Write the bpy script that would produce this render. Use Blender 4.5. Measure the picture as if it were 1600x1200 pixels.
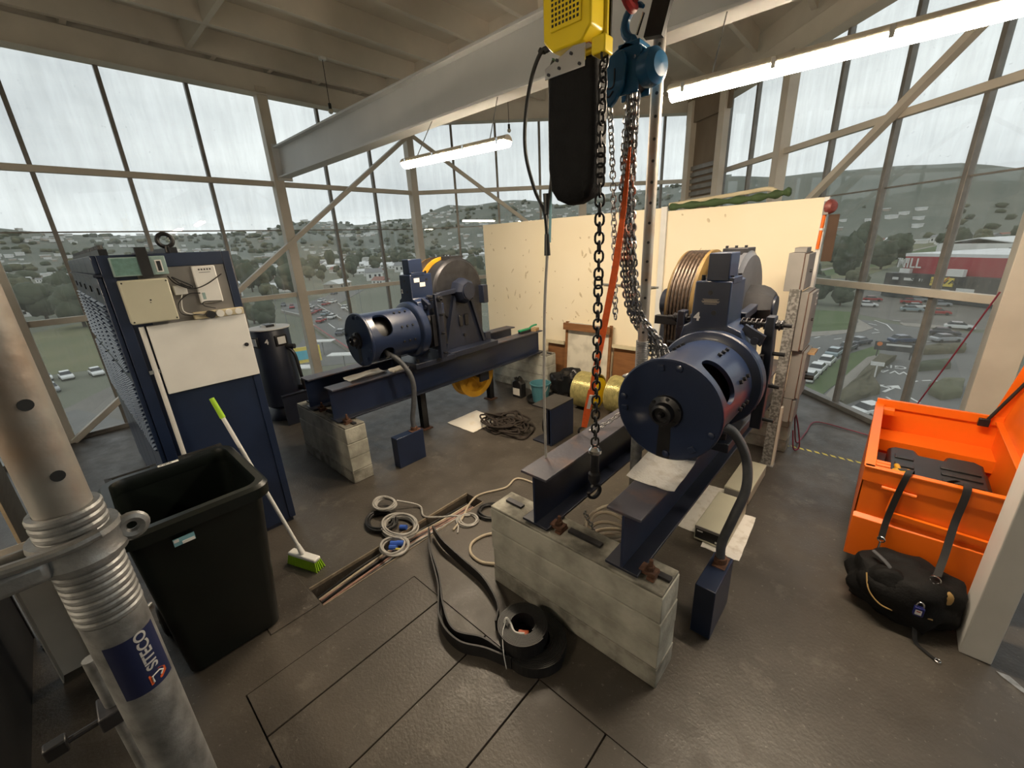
import bpy, bmesh, math, random
from mathutils import Vector, Matrix, noise
import numpy as np
random.seed(7)
for o in list(bpy.data.objects): bpy.data.objects.remove(o)
scene = bpy.context.scene
COL = scene.collection

# ------------------------------------------------------------------ camera
FPX, CAMZ = 642.8, 2.2
PITCH, ROLL, YAW = math.radians(18.72), math.radians(2.79), math.radians(-42.92)
_f = Vector((math.sin(YAW)*math.cos(PITCH), math.cos(YAW)*math.cos(PITCH), -math.sin(PITCH)))
_r = Vector((math.cos(YAW), -math.sin(YAW), 0)); _d = _f.cross(_r)
CR = math.cos(ROLL)*_r + math.sin(ROLL)*_d
CD = -math.sin(ROLL)*_r + math.cos(ROLL)*_d
CF = _f
cam_data = bpy.data.cameras.new('camera'); cam = bpy.data.objects.new('camera', cam_data); COL.objects.link(cam)
cam_data.sensor_fit = 'HORIZONTAL'; cam_data.sensor_width = 36; cam_data.lens = FPX/1600*36
cam_data.clip_start = 0.02; cam_data.clip_end = 20000
mw = Matrix.Identity(4)
for i in range(3):
    mw[i][0] = CR[i]; mw[i][1] = -CD[i]; mw[i][2] = -CF[i]
mw[2][3] = CAMZ
cam.matrix_world = mw
scene.camera = cam
CAM = Vector((0, 0, CAMZ))
def ray(x, y): return CR*((x-800)/FPX) + CD*((y-600)/FPX) + CF
def onplane(x, y, n, d):
    v = ray(x, y); n = Vector(n); t = (d - n.dot(CAM))/n.dot(v); return CAM + v*t
def pz(x, y, z=0.0): return onplane(x, y, (0,0,1), z)
def px_(x, y, X): return onplane(x, y, (1,0,0), X)
def py_(x, y, Y): return onplane(x, y, (0,1,0), Y)

# ------------------------------------------------------------------ view, world
vs = scene.view_settings
vs.view_transform = 'Standard'; vs.look = 'None'; vs.gamma = 1; vs.use_curve_mapping = False
vs.exposure = 0.85
world = bpy.data.worlds.new('overcast_sky'); scene.world = world; world.use_nodes = True
nt = world.node_tree; nt.nodes.clear()
out = nt.nodes.new('ShaderNodeOutputWorld'); bg = nt.nodes.new('ShaderNodeBackground')
tc = nt.nodes.new('ShaderNodeTexCoord'); mp = nt.nodes.new('ShaderNodeMapping'); mp.inputs['Scale'].default_value = (1,1,3.2)
nz = nt.nodes.new('ShaderNodeTexNoise'); nz.inputs['Scale'].default_value = 2.2; nz.inputs['Detail'].default_value = 5; nz.inputs['Roughness'].default_value = .5
rp = nt.nodes.new('ShaderNodeValToRGB')
rp.color_ramp.elements[0].position = .3; rp.color_ramp.elements[0].color = (.47,.485,.51,1)
rp.color_ramp.elements[1].position = .7; rp.color_ramp.elements[1].color = (.78,.785,.79,1)
nt.links.new(tc.outputs['Generated'], mp.inputs['Vector']); nt.links.new(mp.outputs['Vector'], nz.inputs['Vector'])
nt.links.new(nz.outputs['Fac'], rp.inputs['Fac']); nt.links.new(rp.outputs['Color'], bg.inputs['Color'])
bg.inputs['Strength'].default_value = 1.0
nt.links.new(bg.outputs['Background'], out.inputs['Surface'])
LAMP_W = 100.0      # emission strength of the fluorescent diffusers (warm)

# ------------------------------------------------------------------ helpers
MATS = {}
def mat(name, col, rough=.5, metal=0, var=.12, scale=6, bump=0, col2=None, spec=.5, detail=4, stretch=None, coat=0, sharp=None, bscale=None):
    if name in MATS: return MATS[name]
    m = bpy.data.materials.new(name); m.use_nodes = True; MATS[name] = m
    nt = m.node_tree; b = nt.nodes['Principled BSDF']
    b.inputs['Roughness'].default_value = rough; b.inputs['Metallic'].default_value = metal
    b.inputs['Specular IOR Level'].default_value = spec
    if coat: b.inputs['Coat Weight'].default_value = coat
    tc = nt.nodes.new('ShaderNodeTexCoord'); mp = nt.nodes.new('ShaderNodeMapping')
    if stretch: mp.inputs['Scale'].default_value = stretch
    n = nt.nodes.new('ShaderNodeTexNoise'); n.inputs['Scale'].default_value = scale; n.inputs['Detail'].default_value = detail
    r = nt.nodes.new('ShaderNodeValToRGB')
    c2 = col2 if col2 else tuple(min(1, c*(1+var)) for c in col)
    c1 = col if col2 else tuple(c*(1-var) for c in col)
    a, bb = sharp if sharp else (.3, .7)
    r.color_ramp.elements[0].position = a; r.color_ramp.elements[1].position = bb
    r.color_ramp.elements[0].color = (*c1, 1); r.color_ramp.elements[1].color = (*c2, 1)
    nt.links.new(tc.outputs['Object'], mp.inputs['Vector']); nt.links.new(mp.outputs['Vector'], n.inputs['Vector'])
    nt.links.new(n.outputs['Fac'], r.inputs['Fac']); nt.links.new(r.outputs['Color'], b.inputs['Base Color'])
    if bump:
        n2 = nt.nodes.new('ShaderNodeTexNoise'); n2.inputs['Scale'].default_value = bscale or scale*6; n2.inputs['Detail'].default_value = 3
        nt.links.new(mp.outputs['Vector'], n2.inputs['Vector'])
        bp = nt.nodes.new('ShaderNodeBump'); bp.inputs['Strength'].default_value = bump; bp.inputs['Distance'].default_value = .01
        nt.links.new(n2.outputs['Fac'], bp.inputs['Height']); nt.links.new(bp.outputs['Normal'], b.inputs['Normal'])
    return m
def emit(name, col, s):
    if name in MATS: return MATS[name]
    m = bpy.data.materials.new(name); m.use_nodes = True; MATS[name] = m
    b = m.node_tree.nodes['Principled BSDF']; b.inputs['Base Color'].default_value = (.9,.9,.85,1)
    b.inputs['Emission Color'].default_value = (*col,1); b.inputs['Emission Strength'].default_value = s
    return m
def frame_axes(d):
    d = d.normalized(); a = Vector((0,0,1)) if abs(d.z) < .9 else Vector((1,0,0))
    u = d.cross(a).normalized(); return u, d.cross(u).normalized(), d
class MB:
    def __init__(s): s.v = []; s.f = []
    def add(s, vs, fs):
        k = len(s.v); s.v += [Vector(p) for p in vs]; s.f += [tuple(i+k for i in f) for f in fs]; return s
    def box(s, x0,x1,y0,y1,z0,z1):
        return s.add([(x0,y0,z0),(x1,y0,z0),(x1,y1,z0),(x0,y1,z0),(x0,y0,z1),(x1,y0,z1),(x1,y1,z1),(x0,y1,z1)],
                     [(3,2,1,0),(4,5,6,7),(0,1,5,4),(1,2,6,5),(2,3,7,6),(3,0,4,7)])
    def obox(s, c, size, rz=0, m=None):
        R = m if m else Matrix.Rotation(rz, 3, 'Z'); c = Vector(c)
        vs = [c + R @ Vector((a*size[0]/2, b*size[1]/2, d*size[2]/2)) for d in (-1,1) for a,b in ((-1,-1),(1,-1),(1,1),(-1,1))]
        return s.add(vs, [(3,2,1,0),(4,5,6,7),(0,1,5,4),(1,2,6,5),(2,3,7,6),(3,0,4,7)])
    def beam(s, a, b, w, h, up=(0,0,1)):
        a = Vector(a); b = Vector(b); d = (b-a).normalized(); up = Vector(up)
        if abs(d.dot(up)) > .95: up = Vector((0,1,0))
        u = d.cross(up).normalized(); n = u.cross(d)
        vs = [p + u*sx*w/2 + n*sz*h/2 for p in (a,b) for sx,sz in ((-1,-1),(1,-1),(1,1),(-1,1))]
        return s.add(vs, [(0,1,2,3),(7,6,5,4),(0,4,5,1),(1,5,6,2),(2,6,7,3),(3,7,4,0)])
    def cyl(s, a, b, r0, r1=None, n=16, cap=True):
        r1 = r0 if r1 is None else r1; a = Vector(a); b = Vector(b); u, w, d = frame_axes(b-a)
        vs = []
        for p, r in ((a,r0),(b,r1)):
            for i in range(n):
                t = 2*math.pi*i/n; vs.append(p + (u*math.cos(t)+w*math.sin(t))*r)
        fs = [(i,(i+1)%n,n+(i+1)%n,n+i) for i in range(n)]
        if cap: fs += [tuple(range(n-1,-1,-1)), tuple(range(n,2*n))]
        return s.add(vs, fs)
    def lathe(s, prof, a, axis, n=24, cap=True):
        a = Vector(a); u, w, d = frame_axes(Vector(axis)); vs = []; m = len(prof)
        for r, h in prof:
            for i in range(n):
                t = 2*math.pi*i/n; vs.append(a + d*h + (u*math.cos(t)+w*math.sin(t))*r)
        fs = [(j*n+i, j*n+(i+1)%n, (j+1)*n+(i+1)%n, (j+1)*n+i) for j in range(m-1) for i in range(n)]
        if cap: fs += [tuple(range(n-1,-1,-1)), tuple(range((m-1)*n, m*n))]
        return s.add(vs, fs)
    def tube(s, pts, r, n=8, closed=False, cap=True, flat=1.0):
        P = [Vector(p) for p in pts]; m = len(P); vs = []; up = None
        for i, p in enumerate(P):
            t = (P[(i+1)%m]-P[i-1]) if closed else (P[min(i+1,m-1)]-P[max(i-1,0)])
            if t.length < 1e-9: t = Vector((0,0,1))
            t.normalize()
            if up is None:
                up = Vector((0,0,1)) if abs(t.z) < .9 else Vector((1,0,0))
            u = t.cross(up)
            if u.length < 1e-4: u = t.cross(Vector((0,1,.1)))
            u.normalize(); w = u.cross(t); up = w
            rr = r[i] if isinstance(r,(list,tuple)) else r
            for k in range(n):
                a = 2*math.pi*k/n; vs.append(p + u*math.cos(a)*rr + w*math.sin(a)*rr*flat)
        fs = [(j*n+k, j*n+(k+1)%n, ((j+1)%m)*n+(k+1)%n, ((j+1)%m)*n+k) for j in range(m if closed else m-1) for k in range(n)]
        if cap and not closed: fs += [tuple(range(n-1,-1,-1)), tuple(range((m-1)*n, m*n))]
        return s.add(vs, fs)
    def prism(s, pts, axis, a, b):
        i = 'xyz'.index(axis); n = len(pts); vs = []
        for h in (a,b):
            for p in pts:
                q = list(p); q.insert(i, h); vs.append(q)
        return s.add(vs, [tuple(range(n-1,-1,-1)), tuple(range(n,2*n))] + [(k,(k+1)%n,n+(k+1)%n,n+k) for k in range(n)])
    def torus(s, c, axis, R, r, n=20, m=8):
        u, w, d = frame_axes(Vector(axis)); c = Vector(c)
        return s.tube([c + (u*math.cos(2*math.pi*i/n)+w*math.sin(2*math.pi*i/n))*R for i in range(n)], r, m, closed=True)
    def sphere(s, c, r, n=12, m=8, jitter=0, seed=0):
        c = Vector(c); r = (r,r,r) if not isinstance(r,(tuple,list)) else r; vs = []; fs = []
        for j in range(1,m):
            ph = math.pi*j/m
            for i in range(n):
                t = 2*math.pi*i/n; d = Vector((math.sin(ph)*math.cos(t), math.sin(ph)*math.sin(t), math.cos(ph)))
                k = 1+jitter*noise.noise(d*2.3+Vector((seed,seed*.7,0))) if jitter else 1
                vs.append(c + Vector((d.x*r[0], d.y*r[1], d.z*r[2]))*k)
        vs += [c+Vector((0,0,r[2])), c-Vector((0,0,r[2]))]; T = len(vs)-2
        fs = [(j*n+i, (j+1)*n+i, (j+1)*n+(i+1)%n, j*n+(i+1)%n) for j in range(m-2) for i in range(n)]
        fs += [(i,(i+1)%n,T) for i in range(n)] + [((m-2)*n+(i+1)%n,(m-2)*n+i,T+1) for i in range(n)]
        return s.add(vs, fs)
WL = {}   # world location of objects we made
def wl(o): return WL.get(o.name, Vector((0,0,0)))
def build(mb, name, material, parent=None, bev=0, smooth=True, loc=None, angle=35, kind=None, label=None):
    me = bpy.data.meshes.new(name)
    vs = mb.v
    if parent is not None: org = wl(parent)
    elif loc is not None: org = Vector(loc)
    else:
        xs = [p.x for p in vs]; ys = [p.y for p in vs]; zs = [p.z for p in vs]
        org = Vector(((min(xs)+max(xs))/2, (min(ys)+max(ys))/2, min(zs)))
    me.from_pydata([p-org for p in vs], [], mb.f); me.validate()
    bm = bmesh.new(); bm.from_mesh(me); bmesh.ops.recalc_face_normals(bm, faces=bm.faces); bm.to_mesh(me); bm.free()
    if smooth:
        me.shade_smooth(); me.set_sharp_from_angle(angle=math.radians(angle))
    me.materials.append(MATS[material] if isinstance(material,str) else material)
    o = bpy.data.objects.new(name, me); COL.objects.link(o)
    if parent is not None: o.parent = parent
    else: o.location = org
    WL[o.name] = org
    if bev:
        bv = o.modifiers.new('bevel','BEVEL'); bv.width = bev; bv.segments = 2; bv.limit_method = 'ANGLE'; bv.angle_limit = math.radians(40)
    if kind: o['kind'] = kind
    if label: o['label'] = label
    return o
def tag(o, label, cat, group=None, kind=None):
    o['label'] = label; o['category'] = cat
    if group: o['group'] = group
    if kind: o['kind'] = kind
    return o
def thing(name, label, cat, loc=(0,0,0), group=None, kind=None):
    o = bpy.data.objects.new(name, None); COL.objects.link(o); o.location = loc; o.empty_display_size = .1
    WL[o.name] = Vector(loc); return tag(o, label, cat, group, kind)
def part(name, material, parent, fn, **k):
    m = MB(); fn(m); return build(m, name, material, parent, **k)
def copy_obj(o, parent=None):
    c = o.copy(); COL.objects.link(c)
    if parent is not None: c.parent = parent
    return c
def copy_tree(o, parent=None):
    c = copy_obj(o, parent); WL[c.name] = wl(o).copy()
    for ch in list(o.children): copy_tree(ch, c)
    return c
def text_mesh(s, size, name, material, parent, origin, right, up, depth=.002, align='CENTER', sx=1.0, font_shear=0, bold=0):
    cu = bpy.data.curves.new(name, 'FONT'); cu.body = s; cu.size = size; cu.align_x = align; cu.align_y = 'CENTER'; cu.extrude = depth; cu.shear = font_shear; cu.offset = bold
    t = bpy.data.objects.new('tmp_text', cu); COL.objects.link(t)
    dg = bpy.context.evaluated_depsgraph_get(); me = bpy.data.meshes.new_from_object(t.evaluated_get(dg))
    bpy.data.objects.remove(t); bpy.data.curves.remove(cu)
    R = Vector(right).normalized(); U = Vector(up).normalized(); N = R.cross(U); O = Vector(origin)
    org = wl(parent) if parent is not None else O
    for v in me.vertices:
        c = v.co; v.co = O + R*c.x*sx + U*c.y + N*c.z - org
    me.materials.clear(); me.materials.append(MATS[material])
    me.name = name
    o = bpy.data.objects.new(name, me); COL.objects.link(o)
    if parent is not None: o.parent = parent
    else: o.location = O
    WL[o.name] = org
    return o
def bez(pts, n=12):
    """smooth Catmull-Rom path through points"""
    P = [Vector(p) for p in pts]; o = []
    for i in range(len(P)-1):
        a = P[max(i-1,0)]; b = P[i]; c = P[i+1]; d = P[min(i+2,len(P)-1)]
        for k in range(n):
            t = k/n; t2 = t*t; t3 = t2*t
            o.append(.5*((2*b)+(c-a)*t+(2*a-5*b+4*c-d)*t2+(3*b-a-3*c+d)*t3))
    o.append(P[-1]); return o

# ------------------------------------------------------------------ materials
mat('navy', (.011,.0205,.053), .33, var=.2, scale=3, bump=.05, coat=.1)
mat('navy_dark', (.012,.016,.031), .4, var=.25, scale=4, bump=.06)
mat('oily', (.012,.012,.014), .35, var=.4, scale=9, bump=.15)
mat('steel_dark', (.045,.045,.05), .42, metal=.6, var=.3, scale=8, bump=.1)
mat('galv', (.27,.275,.275), .45, metal=.6, var=.35, scale=26, detail=6, bump=.1)
mat('galv_rust', (.33,.32,.30), .48, metal=.55, col2=(.30,.20,.13), scale=6, sharp=(.42,.75), bump=.15)
mat('chrome', (.75,.75,.75), .2, metal=1, var=.05)
mat('rust', (.10,.045,.025), .8, var=.4, scale=20, bump=.3)
mat('beamtop', (.055,.055,.075), .45, col2=(.13,.075,.06), scale=7, sharp=(.5,.72), bump=.1)
mat('concrete', (.27,.265,.225), .85, col2=(.44,.435,.375), scale=5, bump=.5, detail=9, sharp=(.36,.6))
mat('concrete_dirty', (.13,.125,.105), .85, col2=(.36,.35,.30), scale=7, bump=.5, detail=9, sharp=(.38,.62))
mat('cream_wall', (.82,.72,.52), .6, col2=(.85,.76,.58), scale=1.2, bump=.04)
mat('scuff', (.60,.50,.33), .8, var=.2, scale=20)
mat('frame_paint', (.50,.46,.395), .5, col2=(.60,.555,.48), scale=3, bump=.1)
mat('alu', (.20,.19,.175), .45, metal=.3, var=.15, scale=10)
mat('ceil_paint', (.58,.545,.485), .65, col2=(.66,.62,.55), scale=2.5, bump=.08)
mat('beam_grey', (.56,.575,.58), .5, col2=(.62,.63,.63), scale=2, bump=.15)
mat('white_paint', (.66,.66,.64), .45, var=.06, scale=4)
mat('white_plastic', (.75,.75,.73), .35, var=.04)
mat('grey_box', (.215,.205,.195), .5, var=.08, scale=5)
mat('beige_box', (.50,.49,.38), .5, var=.05, scale=5)
mat('black_plastic', (.012,.012,.013), .4, var=.3, scale=10)
mat('black_rubber', (.010,.010,.011), .5, var=.4, scale=12, bump=.05)
mat('bin_green', (.0035,.0055,.0045), .33, var=.3, scale=6, bump=.03)
mat('lime', (.36,.62,.03), .45, var=.1)
mat('orange_paint', (.86,.16,.008), .38, var=.05, scale=3)
mat('orange_web', (.85,.13,.02), .7, var=.1, scale=40)
mat('yellow_paint', (.80,.60,.012), .32, var=.06, scale=4)
mat('yellow_sheave', (.62,.33,.015), .45, col2=(.42,.22,.02), scale=6)
mat('blue_hoist', (.012,.10,.22), .3, var=.15, scale=5)
mat('rope_steel', (.055,.037,.026), .4, metal=.4, var=.6, scale=40)
mat('copper', (.10,.030,.012), .5, metal=.3, var=.5, scale=30)
mat('wood_brown', (.17,.07,.022), .7, col2=(.24,.105,.035), scale=4, stretch=(1,1,6))
mat('timber', (.35,.23,.12), .8, var=.25, scale=8, stretch=(1,6,1))
mat('plywood', (.46,.36,.24), .75, col2=(.55,.45,.31), scale=3, stretch=(1,1,8))
mat('whiteboard', (.66,.62,.52), .6, col2=(.45,.42,.35), scale=5, sharp=(.45,.7))
mat('paper', (.78,.75,.68), .8, col2=(.70,.62,.48), scale=6, sharp=(.55,.75))
mat('pad_white', (.82,.80,.76), .9, col2=(.55,.50,.43), scale=14, sharp=(.5,.8), bump=.5)
mat('cable_grey', (.34,.33,.31), .5, var=.15, scale=15)
mat('cable_cream', (.42,.36,.27), .55, var=.15, scale=15)
mat('cable_blue', (.03,.10,.45), .5, var=.1)
mat('cable_pink', (.26,.15,.12), .55, var=.3, scale=15)
mat('conduit_grey', (.07,.075,.085), .5, var=.2, scale=20)
mat('sheave_worn', (.15,.095,.03), .5, var=.3, scale=8)
mat('trench_edge', (.22,.18,.13), .8, var=.3, scale=20)
mat('rope_brown', (.022,.015,.011), .8, var=.4, scale=40)
mat('sticker_sky', (.20,.42,.50), .5)
mat('bay_ply', (.15,.115,.08), .75, col2=(.21,.165,.12), scale=3, stretch=(1,1,.4))
mat('case_grey', (.085,.09,.105), .3, metal=.35, var=.25, scale=5, bump=.06)
mat('galv_dull', (.10,.097,.09), .6, metal=.2, col2=(.25,.245,.235), scale=45, detail=5, sharp=(.42,.6))
mat('chain_black', (.006,.006,.0065), .5, metal=.3, var=.3)
mat('gold_rope', (.52,.46,.20), .3, metal=.45, var=.25, scale=20)
mat('dark_board', (.075,.04,.022), .7, var=.2)
mat('sheet_dark', (.035,.035,.036), .5, metal=.3, var=.3, scale=3)
mat('teal_plastic', (.07,.20,.24), .4, var=.1)
mat('green_plastic', (.01,.24,.11), .4, var=.1)
mat('canvas_green', (.045,.08,.03), .8, var=.25, scale=12)
mat('canvas_cream', (.55,.48,.33), .8, var=.1)
mat('bag_black', (.005,.005,.0055), .75, var=.45, scale=14, bump=.3, spec=.25)
mat('polybag', (.012,.012,.013), .22, var=.4, scale=5, bump=.4, bscale=12)
mat('padlock_blue', (.015,.02,.14), .35)
mat('tan_trim', (.42,.27,.10), .7)
mat('red_cable', (.20,.025,.05), .5)
mat('red_paint', (.38,.02,.02), .45, var=.1)
mat('red_bell', (.22,.055,.05), .45, var=.4, scale=20)
mat('tape_yellow', (.62,.55,.12), .7)
mat('sticker_blue', (.010,.016,.06), .4)
mat('sticker_orange', (.62,.10,.02), .45)
mat('sticker_white', (.75,.74,.72), .5)
mat('label_blue', (.26,.37,.36), .4, var=.05)
mat('nameplate', (.35,.31,.26), .4, metal=.5)
mat('glass_green', (.13,.24,.22), .2, var=.2, scale=40)
mat('bulb', (.5,.48,.42), .15)
mat('lamp_body', (.62,.57,.47), .5)
emit('lamp_glow', (1.0,.82,.60), LAMP_W)
mat('carpet_tape', (.8,.8,.8), .6)

def floor_mat():
    m = bpy.data.materials.new('floor_paint'); m.use_nodes = True; MATS['floor_paint'] = m; nt = m.node_tree; b = nt.nodes['Principled BSDF']
    tc = nt.nodes.new('ShaderNodeTexCoord'); L = nt.links.new
    def N(scale, det, rough=.6):
        n = nt.nodes.new('ShaderNodeTexNoise'); n.inputs['Scale'].default_value = scale; n.inputs['Detail'].default_value = det; n.inputs['Roughness'].default_value = rough; L(tc.outputs['Object'], n.inputs['Vector']); return n
    def R(src, stops):
        r = nt.nodes.new('ShaderNodeValToRGB'); e = r.color_ramp.elements
        e[0].position, e[0].color = stops[0][0], (*stops[0][1],1); e[1].position, e[1].color = stops[1][0], (*stops[1][1],1); L(src, r.inputs['Fac']); return r
    base = R(N(1.1,6).outputs['Fac'], ((.35,(.045,.038,.031)),(.7,(.088,.077,.065))))
    worn = R(N(3.5,9,.75).outputs['Fac'], ((.55,(0,0,0)),(.70,(1,1,1))))
    chips = R(N(38,4,.7).outputs['Fac'], ((.63,(0,0,0)),(.70,(1,1,1))))
    mx = nt.nodes.new('ShaderNodeMixRGB'); mx.inputs['Color2'].default_value = (.145,.128,.108,1)
    f = nt.nodes.new('ShaderNodeMath'); f.operation = 'MULTIPLY'; f.inputs[1].default_value = .7; L(worn.outputs['Color'], f.inputs[0]); L(f.outputs[0], mx.inputs['Fac']); L(base.outputs['Color'], mx.inputs['Color1'])
    mx2 = nt.nodes.new('ShaderNodeMixRGB'); mx2.inputs['Color2'].default_value = (.26,.24,.21,1)
    f2 = nt.nodes.new('ShaderNodeMath'); f2.operation = 'MULTIPLY'; f2.inputs[1].default_value = .5; L(chips.outputs['Color'], f2.inputs[0]); L(f2.outputs[0], mx2.inputs['Fac']); L(mx.outputs['Color'], mx2.inputs['Color1'])
    L(mx2.outputs['Color'], b.inputs['Base Color'])
    rr = R(N(6,5).outputs['Fac'], ((.3,(.34,.34,.34)),(.75,(.56,.56,.56)))); L(rr.outputs['Color'], b.inputs['Roughness'])
    bp = nt.nodes.new('ShaderNodeBump'); bp.inputs['Strength'].default_value = .35; bp.inputs['Distance'].default_value = .006
    L(N(55,3).outputs['Fac'], bp.inputs['Height']); L(bp.outputs['Normal'], b.inputs['Normal'])
floor_mat()

def glass_mat():
    m = bpy.data.materials.new('dirty_glass'); m.use_nodes = True; MATS['dirty_glass'] = m; nt = m.node_tree; nt.nodes.clear(); L = nt.links.new
    o = nt.nodes.new('ShaderNodeOutputMaterial'); tr = nt.nodes.new('ShaderNodeBsdfTransparent'); gl = nt.nodes.new('ShaderNodeBsdfGlossy'); gl.inputs['Roughness'].default_value = .01
    tr.inputs['Color'].default_value = (.90,.93,.92,1)
    fr = nt.nodes.new('ShaderNodeFresnel'); geo = nt.nodes.new('ShaderNodeNewGeometry'); ior = nt.nodes.new('ShaderNodeMapRange'); ior.inputs['To Min'].default_value = 1.5; ior.inputs['To Max'].default_value = 1/1.5
    L(geo.outputs['Backfacing'], ior.inputs['Value']); L(ior.outputs[0], fr.inputs['IOR'])
    mul = nt.nodes.new('ShaderNodeMath'); mul.operation = 'MULTIPLY'; mul.inputs[1].default_value = 1.0; L(fr.outputs['Fac'], mul.inputs[0])
    m1 = nt.nodes.new('ShaderNodeMixShader'); L(mul.outputs[0], m1.inputs['Fac']); L(tr.outputs[0], m1.inputs[1]); L(gl.outputs[0], m1.inputs[2])
    df = nt.nodes.new('ShaderNodeBsdfTranslucent'); df.inputs['Color'].default_value = (.62,.62,.58,1)
    d2 = nt.nodes.new('ShaderNodeBsdfDiffuse'); d2.inputs['Color'].default_value = (.45,.44,.40,1)
    md = nt.nodes.new('ShaderNodeMixShader'); md.inputs['Fac'].default_value = .5; L(df.outputs[0], md.inputs[1]); L(d2.outputs[0], md.inputs[2])
    tc = nt.nodes.new('ShaderNodeTexCoord'); mp = nt.nodes.new('ShaderNodeMapping'); mp.inputs['Scale'].default_value = (2.4,2.4,.35); L(tc.outputs['Object'], mp.inputs['Vector'])
    n = nt.nodes.new('ShaderNodeTexNoise'); n.inputs['Scale'].default_value = 4; n.inputs['Detail'].default_value = 8; n.inputs['Roughness'].default_value = .65; L(mp.outputs['Vector'], n.inputs['Vector'])
    n2 = nt.nodes.new('ShaderNodeTexNoise'); n2.inputs['Scale'].default_value = 24; n2.inputs['Detail'].default_value = 3; L(tc.outputs['Object'], n2.inputs['Vector'])
    r = nt.nodes.new('ShaderNodeMapRange'); r.inputs['From Min'].default_value = .35; r.inputs['From Max'].default_value = .85; r.inputs['To Min'].default_value = .05; r.inputs['To Max'].default_value = .17; L(n.outputs['Fac'], r.inputs['Value'])
    r2 = nt.nodes.new('ShaderNodeMapRange'); r2.inputs['From Min'].default_value = .70; r2.inputs['From Max'].default_value = .78; r2.inputs['To Max'].default_value = .2; L(n2.outputs['Fac'], r2.inputs['Value'])
    ad = nt.nodes.new('ShaderNodeMath'); ad.operation = 'ADD'; L(r.outputs[0], ad.inputs[0]); L(r2.outputs[0], ad.inputs[1])
    m2 = nt.nodes.new('ShaderNodeMixShader'); L(ad.outputs[0], m2.inputs['Fac']); L(m1.outputs[0], m2.inputs[1]); L(md.outputs[0], m2.inputs[2])
    L(m2.outputs[0], o.inputs['Surface'])
glass_mat()
# ================================================================== THE ROOM
EAVE, ROOF = 4.52, 5.12
# ---- floor: slab with a cable trench and an inset of hatch boards
TX0, TX1, TY0, TY1 = -2.63, -2.41, .66, 2.13     # trench
HX = [-2.155,-1.85,-1.425,-1.02,-.62,-.2,.2]; HY0, HY1 = .125, 1.20
fl = MB()
ROOM = [(1,0,-7.82),(1,-1,-13.42),(-1,-1,-6.25),(1,1,-8.22),(0,1,-3.08),(-1,0,-4.95)]   # inward half-planes a*x+b*y>=c
def clip(poly):
    for a,b,c in ROOM:
        o = []
        for i in range(len(poly)):
            p, q = poly[i], poly[(i+1)%len(poly)]; dp = a*p[0]+b*p[1]-c; dq = a*q[0]+b*q[1]-c
            if dp >= 0: o.append(p)
            if dp*dq < 0: t = dp/(dp-dq); o.append((p[0]+(q[0]-p[0])*t, p[1]+(q[1]-p[1])*t))
        poly = o
        if not poly: return []
    return poly
def slab(x0,x1,y0,y1):
    p = clip([(x0,y0),(x1,y0),(x1,y1),(x0,y1)])
    if len(p) > 2: fl.prism(p,'z',-.12,0)
slab(-9.2,TX0,-4.5,10.5); slab(TX0,TX1,-4.5,TY0); slab(TX0,TX1,TY1,10.5); slab(TX1,HX[0],-4.5,10.5)
slab(HX[0],HX[-1],-4.5,HY0); slab(HX[0],HX[-1],HY1,10.5); slab(HX[-1],5.0,-4.5,10.5)
fl.box(TX0-.02,TX1+.02,TY0-.02,TY1+.02,-.2,-.12); fl.box(HX[0],HX[-1],HY0,HY1,-.12,-.03)
floor = build(fl, 'floor', 'floor_paint', loc=(0,0,0), smooth=False, kind='structure'); tag(floor, 'dark grey painted concrete machine room floor, scuffed', 'floor', kind='structure')
for i in range(len(HX)-1):
    part('hatch_board', 'floor_paint', floor, lambda m: m.box(HX[i]+.004,HX[i+1]-.004,HY0+.006,HY1-.005,-.03,.001-.0015*(i%2)), bev=.002)
for y0,y1,x in ((TY0,TY1,TX0),(TY0,TY1,TX1)):
    part('trench_edge', 'trench_edge', floor, lambda m: m.box(x-.004,x+.004,y0,y1,-.02,.004))
part('trench_cover', 'floor_paint', floor, lambda m: m.obox((-2.66,.50,.002),(.44,.30,.012)), bev=.002)

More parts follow.
